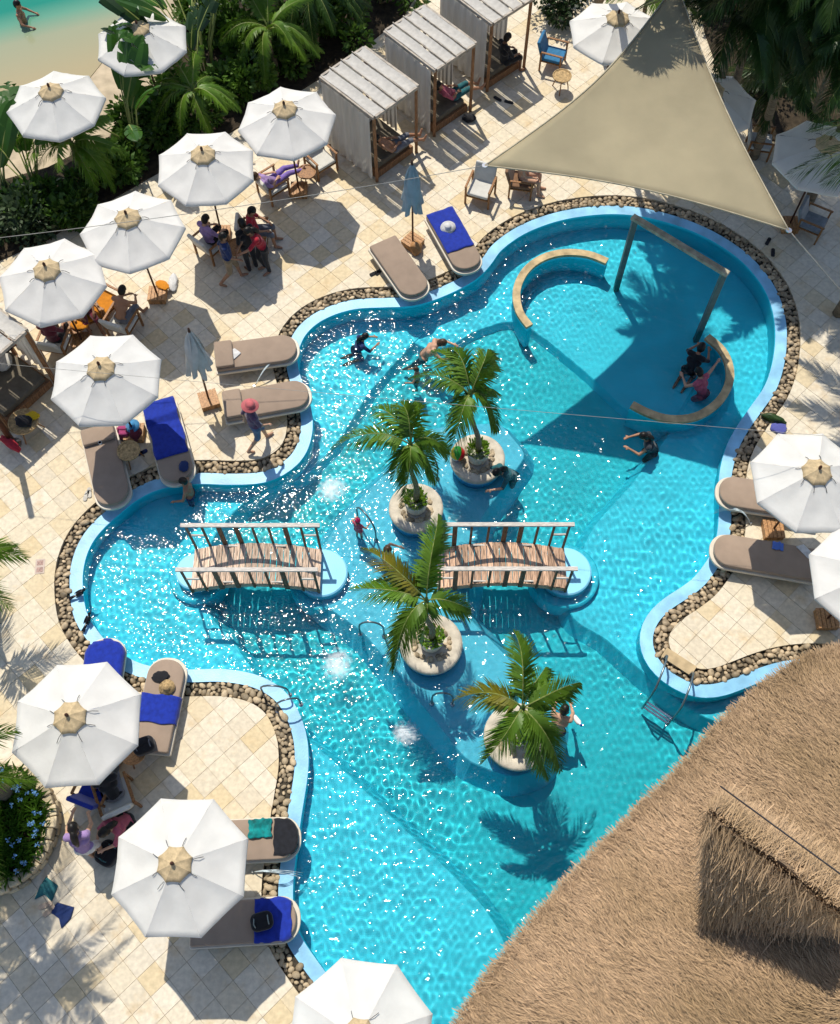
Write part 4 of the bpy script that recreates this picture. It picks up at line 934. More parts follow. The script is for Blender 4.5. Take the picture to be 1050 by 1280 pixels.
# clumping of the straw
cl = np.array([mnoise.noise(Vector((x * 1.7, y * 1.7, 0))) for x, y in Q]); rotv = cl[:, None] * np.cross(nrm, dn) * .55
strands('thatch_strands', P3, dn + rotv, nrm, .21, .0045, M_thatch, .34, .045)
E2 = resample(EP, .012); d2 = np.roll(E2, -3, 0) - np.roll(E2, 3, 0); d2 /= np.linalg.norm(d2, axis=1)[:, None]; no = np.stack([d2[:, 1], -d2[:, 0]], 1)
P3 = np.repeat(np.c_[E2 - no * .12, np.full(len(E2), 2.52)], 3, 0) + g.normal(0, .03, (len(E2) * 3, 3)); no3 = np.repeat(np.c_[no, np.full(len(E2), -.55)], 3, 0)
strands('eave_fringe', P3, no3, np.repeat(np.c_[no * .45, np.full(len(E2), .9)], 3, 0), .26, .009, M_thatch, .22, .03)
def quad_strands(name, p, q2, r_, s_, n, m, dens=.2):
    a, b = g.uniform(0, 1, n)[:, None], g.uniform(-.02, 1, n)[:, None]; p, q2, r_, s_ = (np.array(x) for x in (p, q2, r_, s_))
    top = p + (q2 - p) * a; bot = s_ + (r_ - s_) * a; pts = top + (bot - top) * b; d = bot - top; d /= np.linalg.norm(d, axis=1)[:, None]
    nn = np.cross(q2 - p, s_ - p); nn /= np.linalg.norm(nn); nn = nn if nn[2] > 0 else -nn
    strands(name, pts + nn * .03 + g.normal(0, .025, pts.shape), d, np.repeat(nn[None], n, 0), .30, .006, m, dens + .1, .07)
quad_strands('cap_strands', ra, rb_, lb, la, 12000, M_thatch); quad_strands('cap_strands', ra, rb_, ub, ua, 12000, M_thatch)
quad_strands('cap_strands', ra, ra + Vector((.05, 0, 0)), at(895, 1082, 3.9), la, 900, M_thatch)
for a, b in ((ra + Vector((.25, .35, -.12)), rb_ + Vector((.2, .4, -.1))), (ra.lerp(la, .38) + Vector((-.05, 0, .1)), rb_.lerp(lb, .5) + Vector((0, 0, .1)))):
    rel(MB().tube([a.lerp(b, k / 6) for k in range(7)], .012, 5).build('tie_line', M_strap, None), roof)
# posts and bar floor below the roof
EPI = offset_loop(EP, -.9)
for k_p in range(0, len(EPI), 40):
    q_ = EPI[k_p]
    rel(MB().lathe([(.11, -1.2), (.10, 3.0)], 10, (q_[0], q_[1], 0)).build('post', M_trunk, None, True), roof)
bar = struct('bar_floor', MB().prism(offset_loop(EP, -1.2), -1.3, -.02, False), M_grout) if False else None

# ================================================================== ROUND FLOWER BED (bottom left)
c0 = at(-12, 1035, .35); t = thing('stone_planter', 'round raised flower bed with a stone wall and blue flowers', 'planter', (c0.x, c0.y, 0)); RB = 1.22
M_wst = mat('wall_stone', (0.52, 0.43, 0.29), 0.85, 0.22, 7, 0.01, 20, objvar=.22)
for ring in range(2):
    n = 34
    for k in range(n):
        a0 = 2 * math.pi * (k + .5 * ring) / n; w = 2 * math.pi / n * .47; vs = []
        r0, r1 = RB - .24 + random.uniform(-.03, .03), RB + random.uniform(-.03, .03)
        P = [(r0 * math.cos(a0 - w), r0 * math.sin(a0 - w)), (r1 * math.cos(a0 - w), r1 * math.sin(a0 - w)), (r1 * math.cos(a0 + w), r1 * math.sin(a0 + w)), (r0 * math.cos(a0 + w), r0 * math.sin(a0 + w))]
        MB().prism(P, .19 * ring, .19 * ring + .18 + random.uniform(-.02, .02)).build('stone', M_wst, t, bevel=.025)
MB().lathe([(RB - .2, .30), (0, .33)], 30).build('soil', M_soil, t)
fo = MB(); fl_ = MB()
for k in range(2600):
    a = random.uniform(0, 6.28); rr = (RB - .16) * math.sqrt(random.random()); b = Vector((rr * math.cos(a), rr * math.sin(a), .3)); yaw = random.uniform(0, 6.28); L = random.uniform(.14, .34)
    d = Vector((math.cos(yaw) * .7, math.sin(yaw) * .7, .9)).normalized(); w = Vector((-math.sin(yaw), math.cos(yaw), 0)) * random.uniform(.012, .03)
    m1, m2 = b + d * L * .6, b + d * L + Vector((math.cos(yaw), math.sin(yaw), -.9)) * L * .25; fo.add([b, m1 + w, m2, m1 - w], [(0, 1, 2), (0, 2, 3)])
    if k % 30 == 0:
        h0 = b + Vector((0, 0, random.uniform(.2, .4)))
        for j in range(9):
            v = Vector((random.gauss(0, 1), random.gauss(0, 1), random.gauss(0, .7))).normalized() * .045; s = v.orthogonal().normalized() * .018; fl_.add([h0, h0 + v + s, h0 + v * 1.3, h0 + v - s], [(0, 1, 2), (0, 2, 3)])
o = fo.build('foliage', leaf_mat('bed_leaf', (0.13, 0.27, 0.03), (0.06, 0.16, 0.016)), t); o['kind'] = 'stuff'
o = fl_.build('flowers', mat('blue_flower', (0.16, 0.34, 0.62), .6, .2, 12), t); o['kind'] = 'stuff'
# ================================================================== VEGETATION
def paddle_leaf(L, W, bend, seed, slits=3):
    """banana-like blade along +x with midrib, drooping, with a few splits"""
    rg = random.Random(seed); n = 14; mb = MB(); rows = []
    for i in range(n + 1):
        s = i / n; x = L * (s - .06 * s * s); z = bend * (math.sin(s * 1.4) - 1.35 * s * s) ; w = W * (math.sin(math.pi * min(1, .04 + s * .96)) ** .55) * (.9 if s < .9 else .8) * .5
        rows.append((x, z, w))
    for sg in (-1, 1):
        cuts = {rg.randrange(3, n) for _ in range(slits)}; vs = []; fs = []
        for i in range(n):
            x0, z0, w0 = rows[i]; x1, z1, w1 = rows[i + 1]; g = .25 if i in cuts else 0
            b = len(vs); vs += [(x0, 0, z0), (x1, 0, z1), (x1 + .35 * w1 - g * .16, sg * w1 * .55, z1 + .10 * w1), (x0 + .35 * w0, sg * w0 * .55, z0 + .10 * w0), (x1 + .5 * w1 - g * .3, sg * w1, z1 - .10 * w1 - g * .05), (x0 + .5 * w0, sg * w0, z0 - .10 * w0)]
            fs += [(b, b + 1, b + 2, b + 3), (b + 3, b + 2, b + 4, b + 5)]
        mb.add(vs, fs)
    mb.cur = 1; mb.tube([(x, 0, z - .006) for x, z, w in rows], [.016 * (1 - .06 * i) for i in range(n + 1)], 4)
    return mb.mesh('leaf')
M_ban = leaf_mat('banana_leaf', (0.06, 0.16, 0.018), (0.03, 0.095, 0.012), .35, .35)
M_band = leaf_mat('banana_leaf_dark', (0.02, 0.055, 0.012), (0.012, 0.03, 0.008), .2, .35)
PL = [paddle_leaf(1.0, .36, .12, k, 2 + k % 4) for k in range(5)]
for m in PL: m.materials.append(M_ban); m.materials.append(M_rach)
PLD = [m.copy() for m in PL]
for m in PLD: m.materials[0] = M_band
def banana(label, base_px, n, h, L, spread=.55, dark=False, aim=None, seed=1, zg=0.03):
    rg = random.Random(seed); p = at(*base_px, 0); t = thing('banana_plant', label, 'plant', (p.x, p.y, zg), group=None)
    for k in range(n):
        yaw = rg.uniform(0, 6.28) if aim is None else aim + rg.uniform(-1.1, 1.1); hh = h * rg.uniform(.7, 1.15); r0 = rg.uniform(.02, .22); tilt = rg.uniform(.25, 1.0) * spread; ll = L * rg.uniform(.75, 1.2)
        d = Vector((math.cos(yaw), math.sin(yaw), 0)); top = d * (r0 + hh * tilt * .55) + Vector((0, 0, hh))
        MB().tube([d * r0, d * (r0 + .12 * hh * tilt) + Vector((0, 0, hh * .5)), top], [.03, .025, .016], 5).build('stem', M_rach, t, True)
        o = bpy.data.objects.new('leaf', (PLD if dark else PL)[rg.randrange(5)]); C.objects.link(o); o.parent = t; o.location = top; o.scale = (ll, ll * rg.uniform(.85, 1.2), ll)
        o.rotation_euler = (rg.uniform(-.5, .5), -R(70) + tilt * R(75), yaw)
    return t
def shrub(label, c_px, r, h, leaf, n=1400, ls=.09, seed=0, zg=0.0, kind='shrub'):
    rg = random.Random(seed); p = at(*c_px, 0); t = thing('shrub', label, kind, (p.x, p.y, zg)); mb = MB(); blobs = [(Vector((rg.gauss(0, r * .45), rg.gauss(0, r * .45), h * rg.uniform(.35, .8))), r * rg.uniform(.3, .55)) for _ in range(9)]
    for k in range(n):
        c, br = blobs[rg.randrange(9)]; v = Vector((rg.gauss(0, 1), rg.gauss(0, 1), rg.gauss(0, .9))).normalized(); q = c + v * br * rg.uniform(.6, 1.05); q.z = max(.04, q.z)
        d = (v + Vector((rg.gauss(0, .5), rg.gauss(0, .5), rg.gauss(0, .4)))).normalized(); s = d.cross(Vector((rg.gauss(0, 1), rg.gauss(0, 1), rg.gauss(0, 1)))).normalized(); l_ = ls * rg.uniform(.6, 1.5)
        mb.add([q, q + d * l_ * .5 + s * l_ * .28, q + d * l_, q + d * l_ * .5 - s * l_ * .28], [(0, 1, 2), (0, 2, 3)])
    mb.build('foliage', leaf, t)
    for k in range(6):
        c, br = blobs[k]; MB().tube([(0, 0, 0), c * .5 + Vector((rg.uniform(-.1, .1), 0, 0)), c], [.03, .02, .01], 5).build('stem', M_trunk, t)
    return t
def fan_tips(cr, n, ln, droop, seed, a0=0, a1=6.28):
    rg = random.Random(seed); out = []
    for k in range(n):
        a = a0 + (a1 - a0) * (k + rg.uniform(-.3, .3)) / n; l_ = ln * rg.uniform(.8, 1.1); e = rg.choice((-.55, -.25, .05, .35)) + droop
        out.append(cr + Vector((math.cos(a) * l_ * math.cos(e), math.sin(a) * l_ * math.cos(e), l_ * math.sin(e))))
    return out
def field_palm(label, base_px, h, n, ln, leaf, seed, r=.07, width=.42, lean=(0, 0), zg=0.02, droop=0, wnum=40):
    p = at(*base_px, 0); p.z = zg; cr = Vector((p.x + lean[0], p.y + lean[1], h)); return palm(label, p, cr, h, fan_tips(cr, n, ln, droop, seed), leaf, r, width, n=wnum + 22, droop=.5, rise=.28, lw=.05)
# left bed, between parasols and beach
banana('tall banana clump between the beach parasol and the water-line parasol', (262, 112), 16, 2.6, 1.9, .75, False, None, 3)
banana('dark banana plant with a drooping split leaf, beside the beach parasol', (250, 150), 6, 2.4, 1.6, .9, True, R(110), 4)
banana('single banana plant with one rolled new leaf, by the beach sand path', (172, 195), 7, 1.7, 1.5, .8, False, None, 5)
banana('low banana clump at the sand edge, beside the orange board', (52, 255), 7, 1.5, 1.6, .9, False, R(120), 6)
banana('broad-leaved banana at the sand edge beside the grey-green shrub', (12, 262), 6, 1.4, 1.7, .9, False, R(100), 16)
field_palm('small fan of palm fronds in front of the beach parasol', (110, 232), 1.4, 15, 1.4, M_palm, 21, .05, .36)
field_palm('feathery palm behind the parasol touched by leaves', (255, 170), 1.5, 14, 1.4, M_palm, 22, .05, .3)
field_palm('bushy palm behind the cabana-side parasol', (345, 95), 1.5, 14, 1.5, M_palm, 23, .06, .34)
field_palm('dense dark palm behind the first cabana', (395, 55), 1.7, 15, 1.6, M_palmd, 24, .06, .36)
field_palm('dark palm at the back of the planting bed near the sea', (330, 40), 2.0, 13, 1.7, M_palmd, 25, .07, .36)
field_palm('palm with yellowing fronds at the top of the planting bed', (440, 15), 2.1, 12, 1.5, M_palm, 26, .07, .36)
for k, (q, r, h, lab) in enumerate([((28, 285), .9, .8, 'grey-green shrub behind the parasol beside the left cabana'), ((-30, 300), .9, .8, 'grey-green shrub at the end of the left bed'), ((95, 262), .8, .7, 'low shrub between two parasols and the small palm fan'), ((190, 165), .9, .9, 'leafy shrub behind the banana with a rolled leaf'),
     ((300, 130), .9, .9, 'leafy shrub between two parasols of the back row'), ((365, 60), 1.0, 1.1, 'leafy dark shrub behind the bushy palm'), ((300, 60), 1.0, 1.0, 'leafy shrub beneath the tall banana clump'), ((425, 40), 1.0, 1.1, 'leafy shrub against the first cabana curtain'), ((475, 5), 1.0, 1.2, 'leafy shrub behind the middle cabana'), ((150, 215), .8, .8, 'leafy shrub under the single banana plant'), ((215, 150), .8, .8, 'leafy shrub beneath the drooping dark banana leaf'), ((60, 275), .7, .7, 'small shrub by the orange board'), ((250, 30), 1.0, 1.0, 'shrub at the sand, behind the water-line parasol')]):
    shrub(lab, q, r, h, leaf_mat('shrub_grey', (0.07, 0.11, 0.05), (0.03, 0.06, 0.025)) if k < 2 else leaf_mat('shrub_green', (0.085, 0.17, 0.02), (0.035, 0.09, 0.012)), 2000, .16, k + 40, 0.02)
# right bed: tall dark palms that shade the corner
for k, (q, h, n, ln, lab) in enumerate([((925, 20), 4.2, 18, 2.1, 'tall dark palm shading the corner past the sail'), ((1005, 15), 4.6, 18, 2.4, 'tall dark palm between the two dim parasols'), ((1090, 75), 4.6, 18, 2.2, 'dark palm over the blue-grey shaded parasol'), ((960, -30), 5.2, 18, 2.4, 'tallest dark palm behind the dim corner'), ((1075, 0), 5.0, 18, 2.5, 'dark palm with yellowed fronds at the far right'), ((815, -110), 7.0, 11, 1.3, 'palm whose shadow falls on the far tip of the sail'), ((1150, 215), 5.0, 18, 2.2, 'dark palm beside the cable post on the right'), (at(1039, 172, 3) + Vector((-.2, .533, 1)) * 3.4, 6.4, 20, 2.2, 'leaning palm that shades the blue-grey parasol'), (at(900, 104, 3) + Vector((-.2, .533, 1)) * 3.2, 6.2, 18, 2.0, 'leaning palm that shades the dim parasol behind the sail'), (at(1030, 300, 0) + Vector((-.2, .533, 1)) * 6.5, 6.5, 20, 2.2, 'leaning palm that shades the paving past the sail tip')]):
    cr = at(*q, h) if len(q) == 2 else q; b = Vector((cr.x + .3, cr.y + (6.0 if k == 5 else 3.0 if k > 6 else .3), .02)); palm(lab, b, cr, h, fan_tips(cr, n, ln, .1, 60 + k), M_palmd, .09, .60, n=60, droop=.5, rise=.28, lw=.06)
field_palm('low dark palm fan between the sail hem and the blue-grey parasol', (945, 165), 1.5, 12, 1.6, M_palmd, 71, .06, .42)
field_palm('low palm fan by the shaded parasol near the sail', (800, 45), 1.4, 11, 1.5, M_palm, 72, .06, .4)
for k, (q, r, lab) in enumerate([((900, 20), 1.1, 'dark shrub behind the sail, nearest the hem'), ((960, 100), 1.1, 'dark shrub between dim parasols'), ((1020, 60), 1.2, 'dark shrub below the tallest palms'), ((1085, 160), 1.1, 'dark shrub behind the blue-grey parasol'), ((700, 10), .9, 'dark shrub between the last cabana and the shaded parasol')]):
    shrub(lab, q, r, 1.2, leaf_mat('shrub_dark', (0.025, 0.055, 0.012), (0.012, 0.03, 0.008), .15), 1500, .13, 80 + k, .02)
# left palms outside the frame edge: fronds reach in and shade the paving
def side_palm(label, base, h, tips, seed, zg=0):
    b = Vector(base); b.z = zg; cr = Vector((b.x, b.y, h)); fr_ = fan_tips(cr, 15 if seed != 91 else 5, 2.1, -.1, seed, R(70) if seed != 91 else R(120), R(340) if seed != 91 else R(230))
    return palm(label, b, cr, h, fr_ + tips, M_palm, .1, .5, n=46, droop=.4, rise=.22, lw=.045)
side_palm('palm at the left edge whose frond tip hangs over the paving', Vector((*at(-70, 705, 2.3).xy, 0)), 2.3, [at(33, 690, 2.2), at(24, 742, 2.0), at(14, 665, 2.5), at(0, 765, 1.9)], 91)
side_palm('palm growing by the round flower bed, casting long frond shadows', Vector((-7.9, 3.4, 0)), 5.0, [at(48, 968, 3.9), at(20, 930, 4.2), at(-60, 1160, 4.6), at(-40, 1060, 4.4), at(-20, 1120, 4.2), at(10, 1000, 4.6) + Vector((-.5, 0, .3))], 92)
# ================================================================== PEOPLE
SK = [mat('skin_a', (0.52, 0.30, 0.20), .55, .06, 8), mat('skin_b', (0.36, 0.19, 0.115), .55, .06, 8), mat('skin_c', (0.21, 0.105, 0.06), .55, .06, 8)]
HAIR = [mat('hair_black', (0.010, 0.008, 0.007), .45, .2, 20), mat('hair_brown', (0.06, 0.03, 0.014), .45, .2, 20)]
CL = lambda n, c: mat('cloth_' + n, c, .9, .12, 9, .004, 30, sheen=.2)
V3 = Vector
def pose(kind):
    s = dict(pel=V3((0, 0, .93)), che=V3((0, 0, 1.24)), nek=V3((0, 0, 1.45)), hed=V3((0, .02, 1.60)))
    for k, g in (('l', -1), ('r', 1)):
        s['hip' + k] = V3((g * .09, 0, .90)); s['kne' + k] = V3((g * .10, .02, .49)); s['ank' + k] = V3((g * .10, -.02, .08)); s['toe' + k] = V3((g * .13, .15, .03))
        s['sho' + k] = V3((g * .17, 0, 1.40)); s['elb' + k] = V3((g * .23, -.02, 1.13)); s['wri' + k] = V3((g * .24, .09, .90))
    def mv(**kw):
        for k, v in kw.items(): s[k] = V3(v)
    if kind == 'walk': mv(knel=(-.1, .16, .52), ankl=(-.1, .22, .09), toel=(-.11, .38, .05), kner=(.1, -.02, .5), ankr=(.1, -.32, .14), toer=(.11, -.2, .03), elbl=(-.24, -.12, 1.15), wril=(-.23, -.12, .92), elbr=(.24, .06, 1.14), wrir=(.2, .25, .98))
    if kind == 'reach': mv(che=(0, .1, 1.22), nek=(0, .17, 1.42), hed=(0, .24, 1.55), shol=(-.17, .15, 1.37), shor=(.17, .15, 1.37), elbl=(-.2, .38, 1.2), wril=(-.14, .6, 1.12), elbr=(.2, .36, 1.16), wrir=(.12, .55, 1.02), kner=(.1, .12, .5), ankr=(.1, .0, .08), toer=(.12, .17, .03))
    if kind == 'sit':
        mv(pel=(0, 0, .50), che=(0, -.05, .82), nek=(0, -.04, 1.02), hed=(0, .02, 1.17))
        for k, g in (('l', -1), ('r', 1)): mv(**{'hip' + k: (g * .09, .02, .48), 'kne' + k: (g * .13, .43, .50), 'ank' + k: (g * .13, .46, .09), 'toe' + k: (g * .15, .62, .03), 'sho' + k: (g * .17, -.05, .98), 'elb' + k: (g * .25, .08, .74), 'wri' + k: (g * .16, .30, .66)})
    if kind == 'lean':
        mv(pel=(0, 0, .50), che=(0, .16, .78), nek=(0, .28, .95), hed=(0, .38, 1.06))
        for k, g in (('l', -1), ('r', 1)): mv(**{'hip' + k: (g * .09, .02, .48), 'kne' + k: (g * .15, .45, .50), 'ank' + k: (g * .15, .62, .09), 'toe' + k: (g * .17, .78, .03), 'sho' + k: (g * .17, .22, .92), 'elb' + k: (g * .24, .42, .70), 'wri' + k: (g * .10, .62, .62)})
    if kind == 'recline':
        mv(pel=(0, 0, .46), che=(0, -.24, .66), nek=(0, -.40, .80), hed=(0, -.46, .93))
        for k, g in (('l', -1), ('r', 1)): mv(**{'hip' + k: (g * .09, .02, .45), 'kne' + k: (g * .11, .44, .54), 'ank' + k: (g * .10, .84, .38), 'toe' + k: (g * .12, .92, .50), 'sho' + k: (g * .17, -.36, .76), 'elb' + k: (g * .26, -.18, .60), 'wri' + k: (g * .14, .04, .62)})
    if kind == 'crouch':
        mv(pel=(0, -.05, .32), che=(0, .14, .55), nek=(0, .25, .72), hed=(0, .33, .84))
        for k, g in (('l', -1), ('r', 1)): mv(**{'hip' + k: (g * .09, -.03, .32), 'kne' + k: (g * .17, .34, .46), 'ank' + k: (g * .14, .12, .08), 'toe' + k: (g * .16, .28, .03), 'sho' + k: (g * .16, .2, .68), 'elb' + k: (g * .22, .4, .52), 'wri' + k: (g * .10, .6, .45)})
    if kind == 'wade': mv(elbl=(-.33, .08, 1.22), wril=(-.30, .30, 1.12), elbr=(.33, .08, 1.22), wrir=(.30, .30, 1.12))
    if kind == 'lean_in': mv(che=(0, .16, 1.2), nek=(0, .30, 1.36), hed=(0, .40, 1.47), shol=(-.17, .24, 1.32), shor=(.17, .24, 1.32), elbl=(-.28, .44, 1.2), wril=(-.2, .66, 1.2), elbr=(.28, .44, 1.2), wrir=(.2, .66, 1.2), kner=(.1, -.2, .55), ankr=(.1, -.4, .3), toer=(.1, -.5, .2))
    if kind in ('kneel', 'kneel_out'):
        mv(pel=(0, 0, .52), che=(0, .14, .80), nek=(0, .24, .99), hed=(0, .31, 1.12))
        for k, g in (('l', -1), ('r', 1)): mv(**{'hip' + k: (g * .09, 0, .50), 'kne' + k: (g * .13, .14, .10), 'ank' + k: (g * .11, -.28, .07), 'toe' + k: (g * .11, -.42, .03), 'sho' + k: (g * .17, .19, .95), 'elb' + k: (g * .27, .36, .76), 'wri' + k: (g * .16, .58, .80)})
        if kind == 'kneel_out': mv(elbr=(.43, .24, .93), wrir=(.67, .30, .93))
    if kind == 'arm_out': mv(elbr=(.42, .02, 1.34), wrir=(.66, .06, 1.33), elbl=(-.28, .14, 1.18), wril=(-.18, .34, 1.14))
    return s
def person(label, kind, loc, face, skin=0, hair=0, top=None, bottom=None, scale=1.0, hairlen=0, hat=None, tilt=(0, 0), group=None, legs_full=False, sleeves=True):
    s = pose(kind); B = []; mb = MB()
    def bone(n, a, b, ra, rb):
        B.append((n, a, b)); mb.tube([a, a.lerp(b, .5), b], [ra, (ra + rb) / 2, rb], 10); mb.ball(a, ra, 10, 6); mb.ball(b, rb, 10, 6)
    bone('torso', s['pel'], s['che'], .115, .12); bone('torso', s['hipl'], s['hipr'], .10, .10)
    sh = (s['shol'] + s['shor']) / 2; bone('chest', s['che'] + (s['shol'] - sh) * .45, s['che'] + (s['shor'] - sh) * .45, .105, .105); bone('chest', s['shol'], s['shor'], .065, .065); bone('chest', s['che'], sh, .11, .09)
    bone('neck', sh, s['nek'], .06, .052); bone('neck', s['nek'], s['hed'], .05, .05)
    hd = s['hed']; up = (hd - s['nek']).normalized(); rt_ = V3((1, 0, 0)); fw_ = up.cross(rt_).normalized(); M = Matrix((rt_, fw_, up)).transposed()
    B.append(('head', hd - up * .05, hd + up * .06)); mb.ball(hd + up * .03, (.078, .098, .122), 14, 10, M); mb.ball(hd + fw_ * .10 + up * .01, (.014, .02, .025), 6, 5, M); mb.ball(hd + fw_ * .07 - up * .055, (.035, .03, .03), 8, 6, M)
    for g in (-1, 1): mb.ball(hd + rt_ * g * .08 + up * .01, (.014, .025, .035), 6, 5, M)
    for k, g in (('l', -1), ('r', 1)):
        bone('thigh', s['hip' + k], s['kne' + k], .088, .056); bone('shin', s['kne' + k], s['ank' + k], .056, .036); bone('foot', s['ank' + k] - V3((0, 0, .03)), s['toe' + k], .042, .03)
        bone('arm', s['sho' + k], s['elb' + k], .05, .038); bone('fore', s['elb' + k], s['wri' + k], .039, .027)
        w = s['wri' + k]; d = (w - s['elb' + k]).normalized(); sd = d.cross(V3((0, 0, 1))); sd = sd.normalized() if sd.length > .2 else V3((0, 1, 0)); pn = sd.cross(d)
        bone('hand', w, w + d * .075, .026, .03); mb.ball(w + d * .055, (.038, .038, .024), 8, 6)
        for f, (o_, l_) in enumerate(((-.028, .06), (-.01, .075), (.01, .07), (.028, .055))):
            q = w + d * .085 + sd * o_; bone('hand', q, q + d * l_ * .6 - pn * .012, .0105, .010); bone('hand', q + d * l_ * .6 - pn * .012, q + d * l_ - pn * .035, .010, .009)
        q = w + d * .03 + sd * .03 * g; bone('hand', q, q + d * .045 + sd * .04 * g, .012, .010)
    o = mb.build('person', None, None); r = o.modifiers.new('r', 'REMESH'); r.mode = 'VOXEL'; r.voxel_size = .0145; sm = o.modifiers.new('s', 'SMOOTH'); sm.iterations = 3; sm.factor = .5
    dg = bpy.context.evaluated_depsgraph_get(); me = bpy.data.meshes.new_from_object(o.evaluated_get(dg)); bpy.data.objects.remove(o); me.materials.clear(); me.shade_smooth()
    t = link('person', me, SK[skin]); tag(t, label, 'person', group); t.location = loc; t.rotation_euler = Euler((tilt[0], tilt[1], face)); t.scale = (scale,) * 3
    n = len(me.vertices); co = np.empty(n * 3, np.float32); me.vertices.foreach_get('co', co); co = co.reshape(-1, 3); no = np.empty(n * 3, np.float32); me.vertices.foreach_get('normal', no); no = no.reshape(-1, 3)
    fv = np.empty(len(me.polygons) * 4, np.int32)
    if len(me.loops) == len(fv): me.loops.foreach_get('vertex_index', fv); fv = fv.reshape(-1, 4)
    else: return t
    fc = co[fv].mean(1); names = [b[0] for b in B]; D = []
    for nm, a, b in B:
        a, b = np.array(a), np.array(b); ab = b - a; tt = np.clip(((fc - a) @ ab) / (ab @ ab + 1e-9), 0, 1); D.append(np.linalg.norm(fc - a - tt[:, None] * ab, axis=1) - (.09 if nm == 'head' else .05 if nm in ('torso', 'chest', 'thigh') else 0.02))
    zone = np.array(names)[np.argmin(np.array(D), 0)]
    def shell(nm, mask, m, off):
        if mask.sum() < 8: return
        F = fv[mask]; us = np.unique(F); rem = -np.ones(n, int); rem[us] = np.arange(len(us)); me2 = bpy.data.meshes.new(nm); me2.from_pydata((co[us] + no[us] * off).tolist(), [], rem[F].tolist()); me2.shade_smooth(); link(nm, me2, m, t)
    pel, up2 = np.array(s['pel']), np.array((s['che'] - s['pel']).normalized()); hgt = (fc - pel) @ up2
    if top:
        z_ = ['torso', 'chest'] + (['arm'] if sleeves else []); shell('top', np.isin(zone, z_) & (hgt > -.02), top, .012)
    if bottom:
        m_ = np.isin(zone, ['torso']) & (hgt <= .03); th = np.isin(zone, ['thigh'] + (['shin'] if legs_full else []))
        if legs_full is not None: m_ = m_ | th
        shell('bottoms', m_, bottom, .015)
    hl = np.array(hd); rel_ = fc - hl; hz = rel_ @ np.array(up); hy = rel_ @ np.array(fw_)
    shell('hair', (zone == 'head') & ((hz > .055) | (hy < -.015) & (hz > -.06)) & (hy < .085), HAIR[hair], .018)
    if hairlen:
        m2 = MB(); m2.tube([hd - fw_ * .06 + up * .05, hd - fw_ * .11 - up * .06, hd - fw_ * .13 - up * (.06 + hairlen * .5), hd - fw_ * .11 - up * (.06 + hairlen)], [.05, .07, .06, .025], 8); m2.build('long_hair', HAIR[hair], t, True)
    for g in (-1, 1):
        m2 = MB(); m2.ball(hd + fw_ * .088 + rt_ * g * .032 + up * .025, .012, 6, 5); m2.build('eye', mat('eye', (.02, .015, .012), .2), t)
    if hat:
        m2 = MB(); q = hd + up * .085
        brim = hat[1]; prof = [(brim, -.02), (brim * .98, -.012), (.112, .0), (.105, .06), (.07, .105), (0, .115)]
        m2.lathe(prof, 20); m2.v = [tuple(q + M @ V3(v)) for v in m2.v]; m2.build('hat', hat[0], t, True)
    return t
def G0(x, y, z=0): p = at(x, y, z); return (p.x, p.y, z)
navy, black, red, purple, pink, khaki, maroon, white, teal, grey, lilac = (CL(*a) for a in (('navy', (.012, .03, .12)), ('black', (.010, .010, .013)), ('red', (.38, .015, .03)), ('purple', (.20, .13, .42)), ('pink', (.42, .09, .14)), ('khaki', (.25, .19, .12)), ('maroon', (.12, .015, .03)), ('white', (.62, .62, .62)), ('teal', (.02, .12, .14)), ('grey', (.14, .15, .18)), ('lilac', (.30, .20, .42))))
person('person walking in a navy shirt and khaki shorts across the shaded paving', 'walk', G0(292, 352), R(-75), 1, 0, navy, khaki)
person('person standing in a red top and black trousers among the parasol crowd', 'reach', G0(334, 338), R(120), 1, 0, red, black, legs_full=True, hairlen=.2)
person('person in black standing beside the one in red', 'stand', G0(316, 336), R(40), 2, 0, black, black, legs_full=True)
person('seated person in a lilac top next to the navy-shirted walker', 'sit', G0(267, 316), R(-40), 0, 0, lilac, black)
person('person in a red top seated beside the parasol pole', 'sit', G0(322, 305), R(-90), 1, 0, red, grey)
person('person reclining in purple trousers on a wooden armchair', 'recline', G0(344, 243), R(-50), 0, 1, lilac, purple, legs_full=True)
person('seated dark-haired person by the orange cushion, in the group on the left', 'sit', G0(113, 402), R(-150), 2, 0, None, maroon)
person('bare-backed man in grey shorts leaning forward, in the left group', 'lean', G0(158, 414), R(-20), 1, 0, None, grey)
person('person in a maroon top seated next to the left cabana', 'sit', G0(76, 438), R(-10), 1, 0, maroon, black)
person('person lounging with bare legs inside the left cabana', 'recline', (*at(-6, 455, .3).xy, .02), R(-38), 1, 0, grey, black)
person('woman in a pink hat and violet top standing on the sunlit lobe', 'walk', G0(325, 556), R(-60), 0, 1, CL('violet', (.13, .07, .13)), CL('denim', (.10, .15, .25)), hat=(CL('hat_pink', (.50, .12, .13)), .19))
person('woman in a lilac dress with a pink headband reaching beside the flower bed', 'reach', G0(124, 1068), R(10), 0, 0, lilac, white, hairlen=.28, sleeves=False)
person('person in a black shirt seated under the planter-side parasol', 'lean', G0(152, 1000), R(25), 0, 0, black, grey)
person('person in a pink top crouching next to the black-shirted one', 'crouch', G0(163, 1030), R(140), 0, 0, pink, black, hairlen=.2)
person('sunbather in a dark bikini seated in a wooden chair by the sail corner', 'sit', G0(651, 238), R(-100), 0, 1, None, black, legs_full=None)
person('person lying on the bed of the first cabana', 'recline', (*at(492, 190, .3).xy, .03), R(-60), 1, 0, None, grey)
person('person in a pink top on the bed of the middle cabana', 'recline', (*at(566, 125, .3).xy, .03), R(-60), 1, 0, pink, teal)
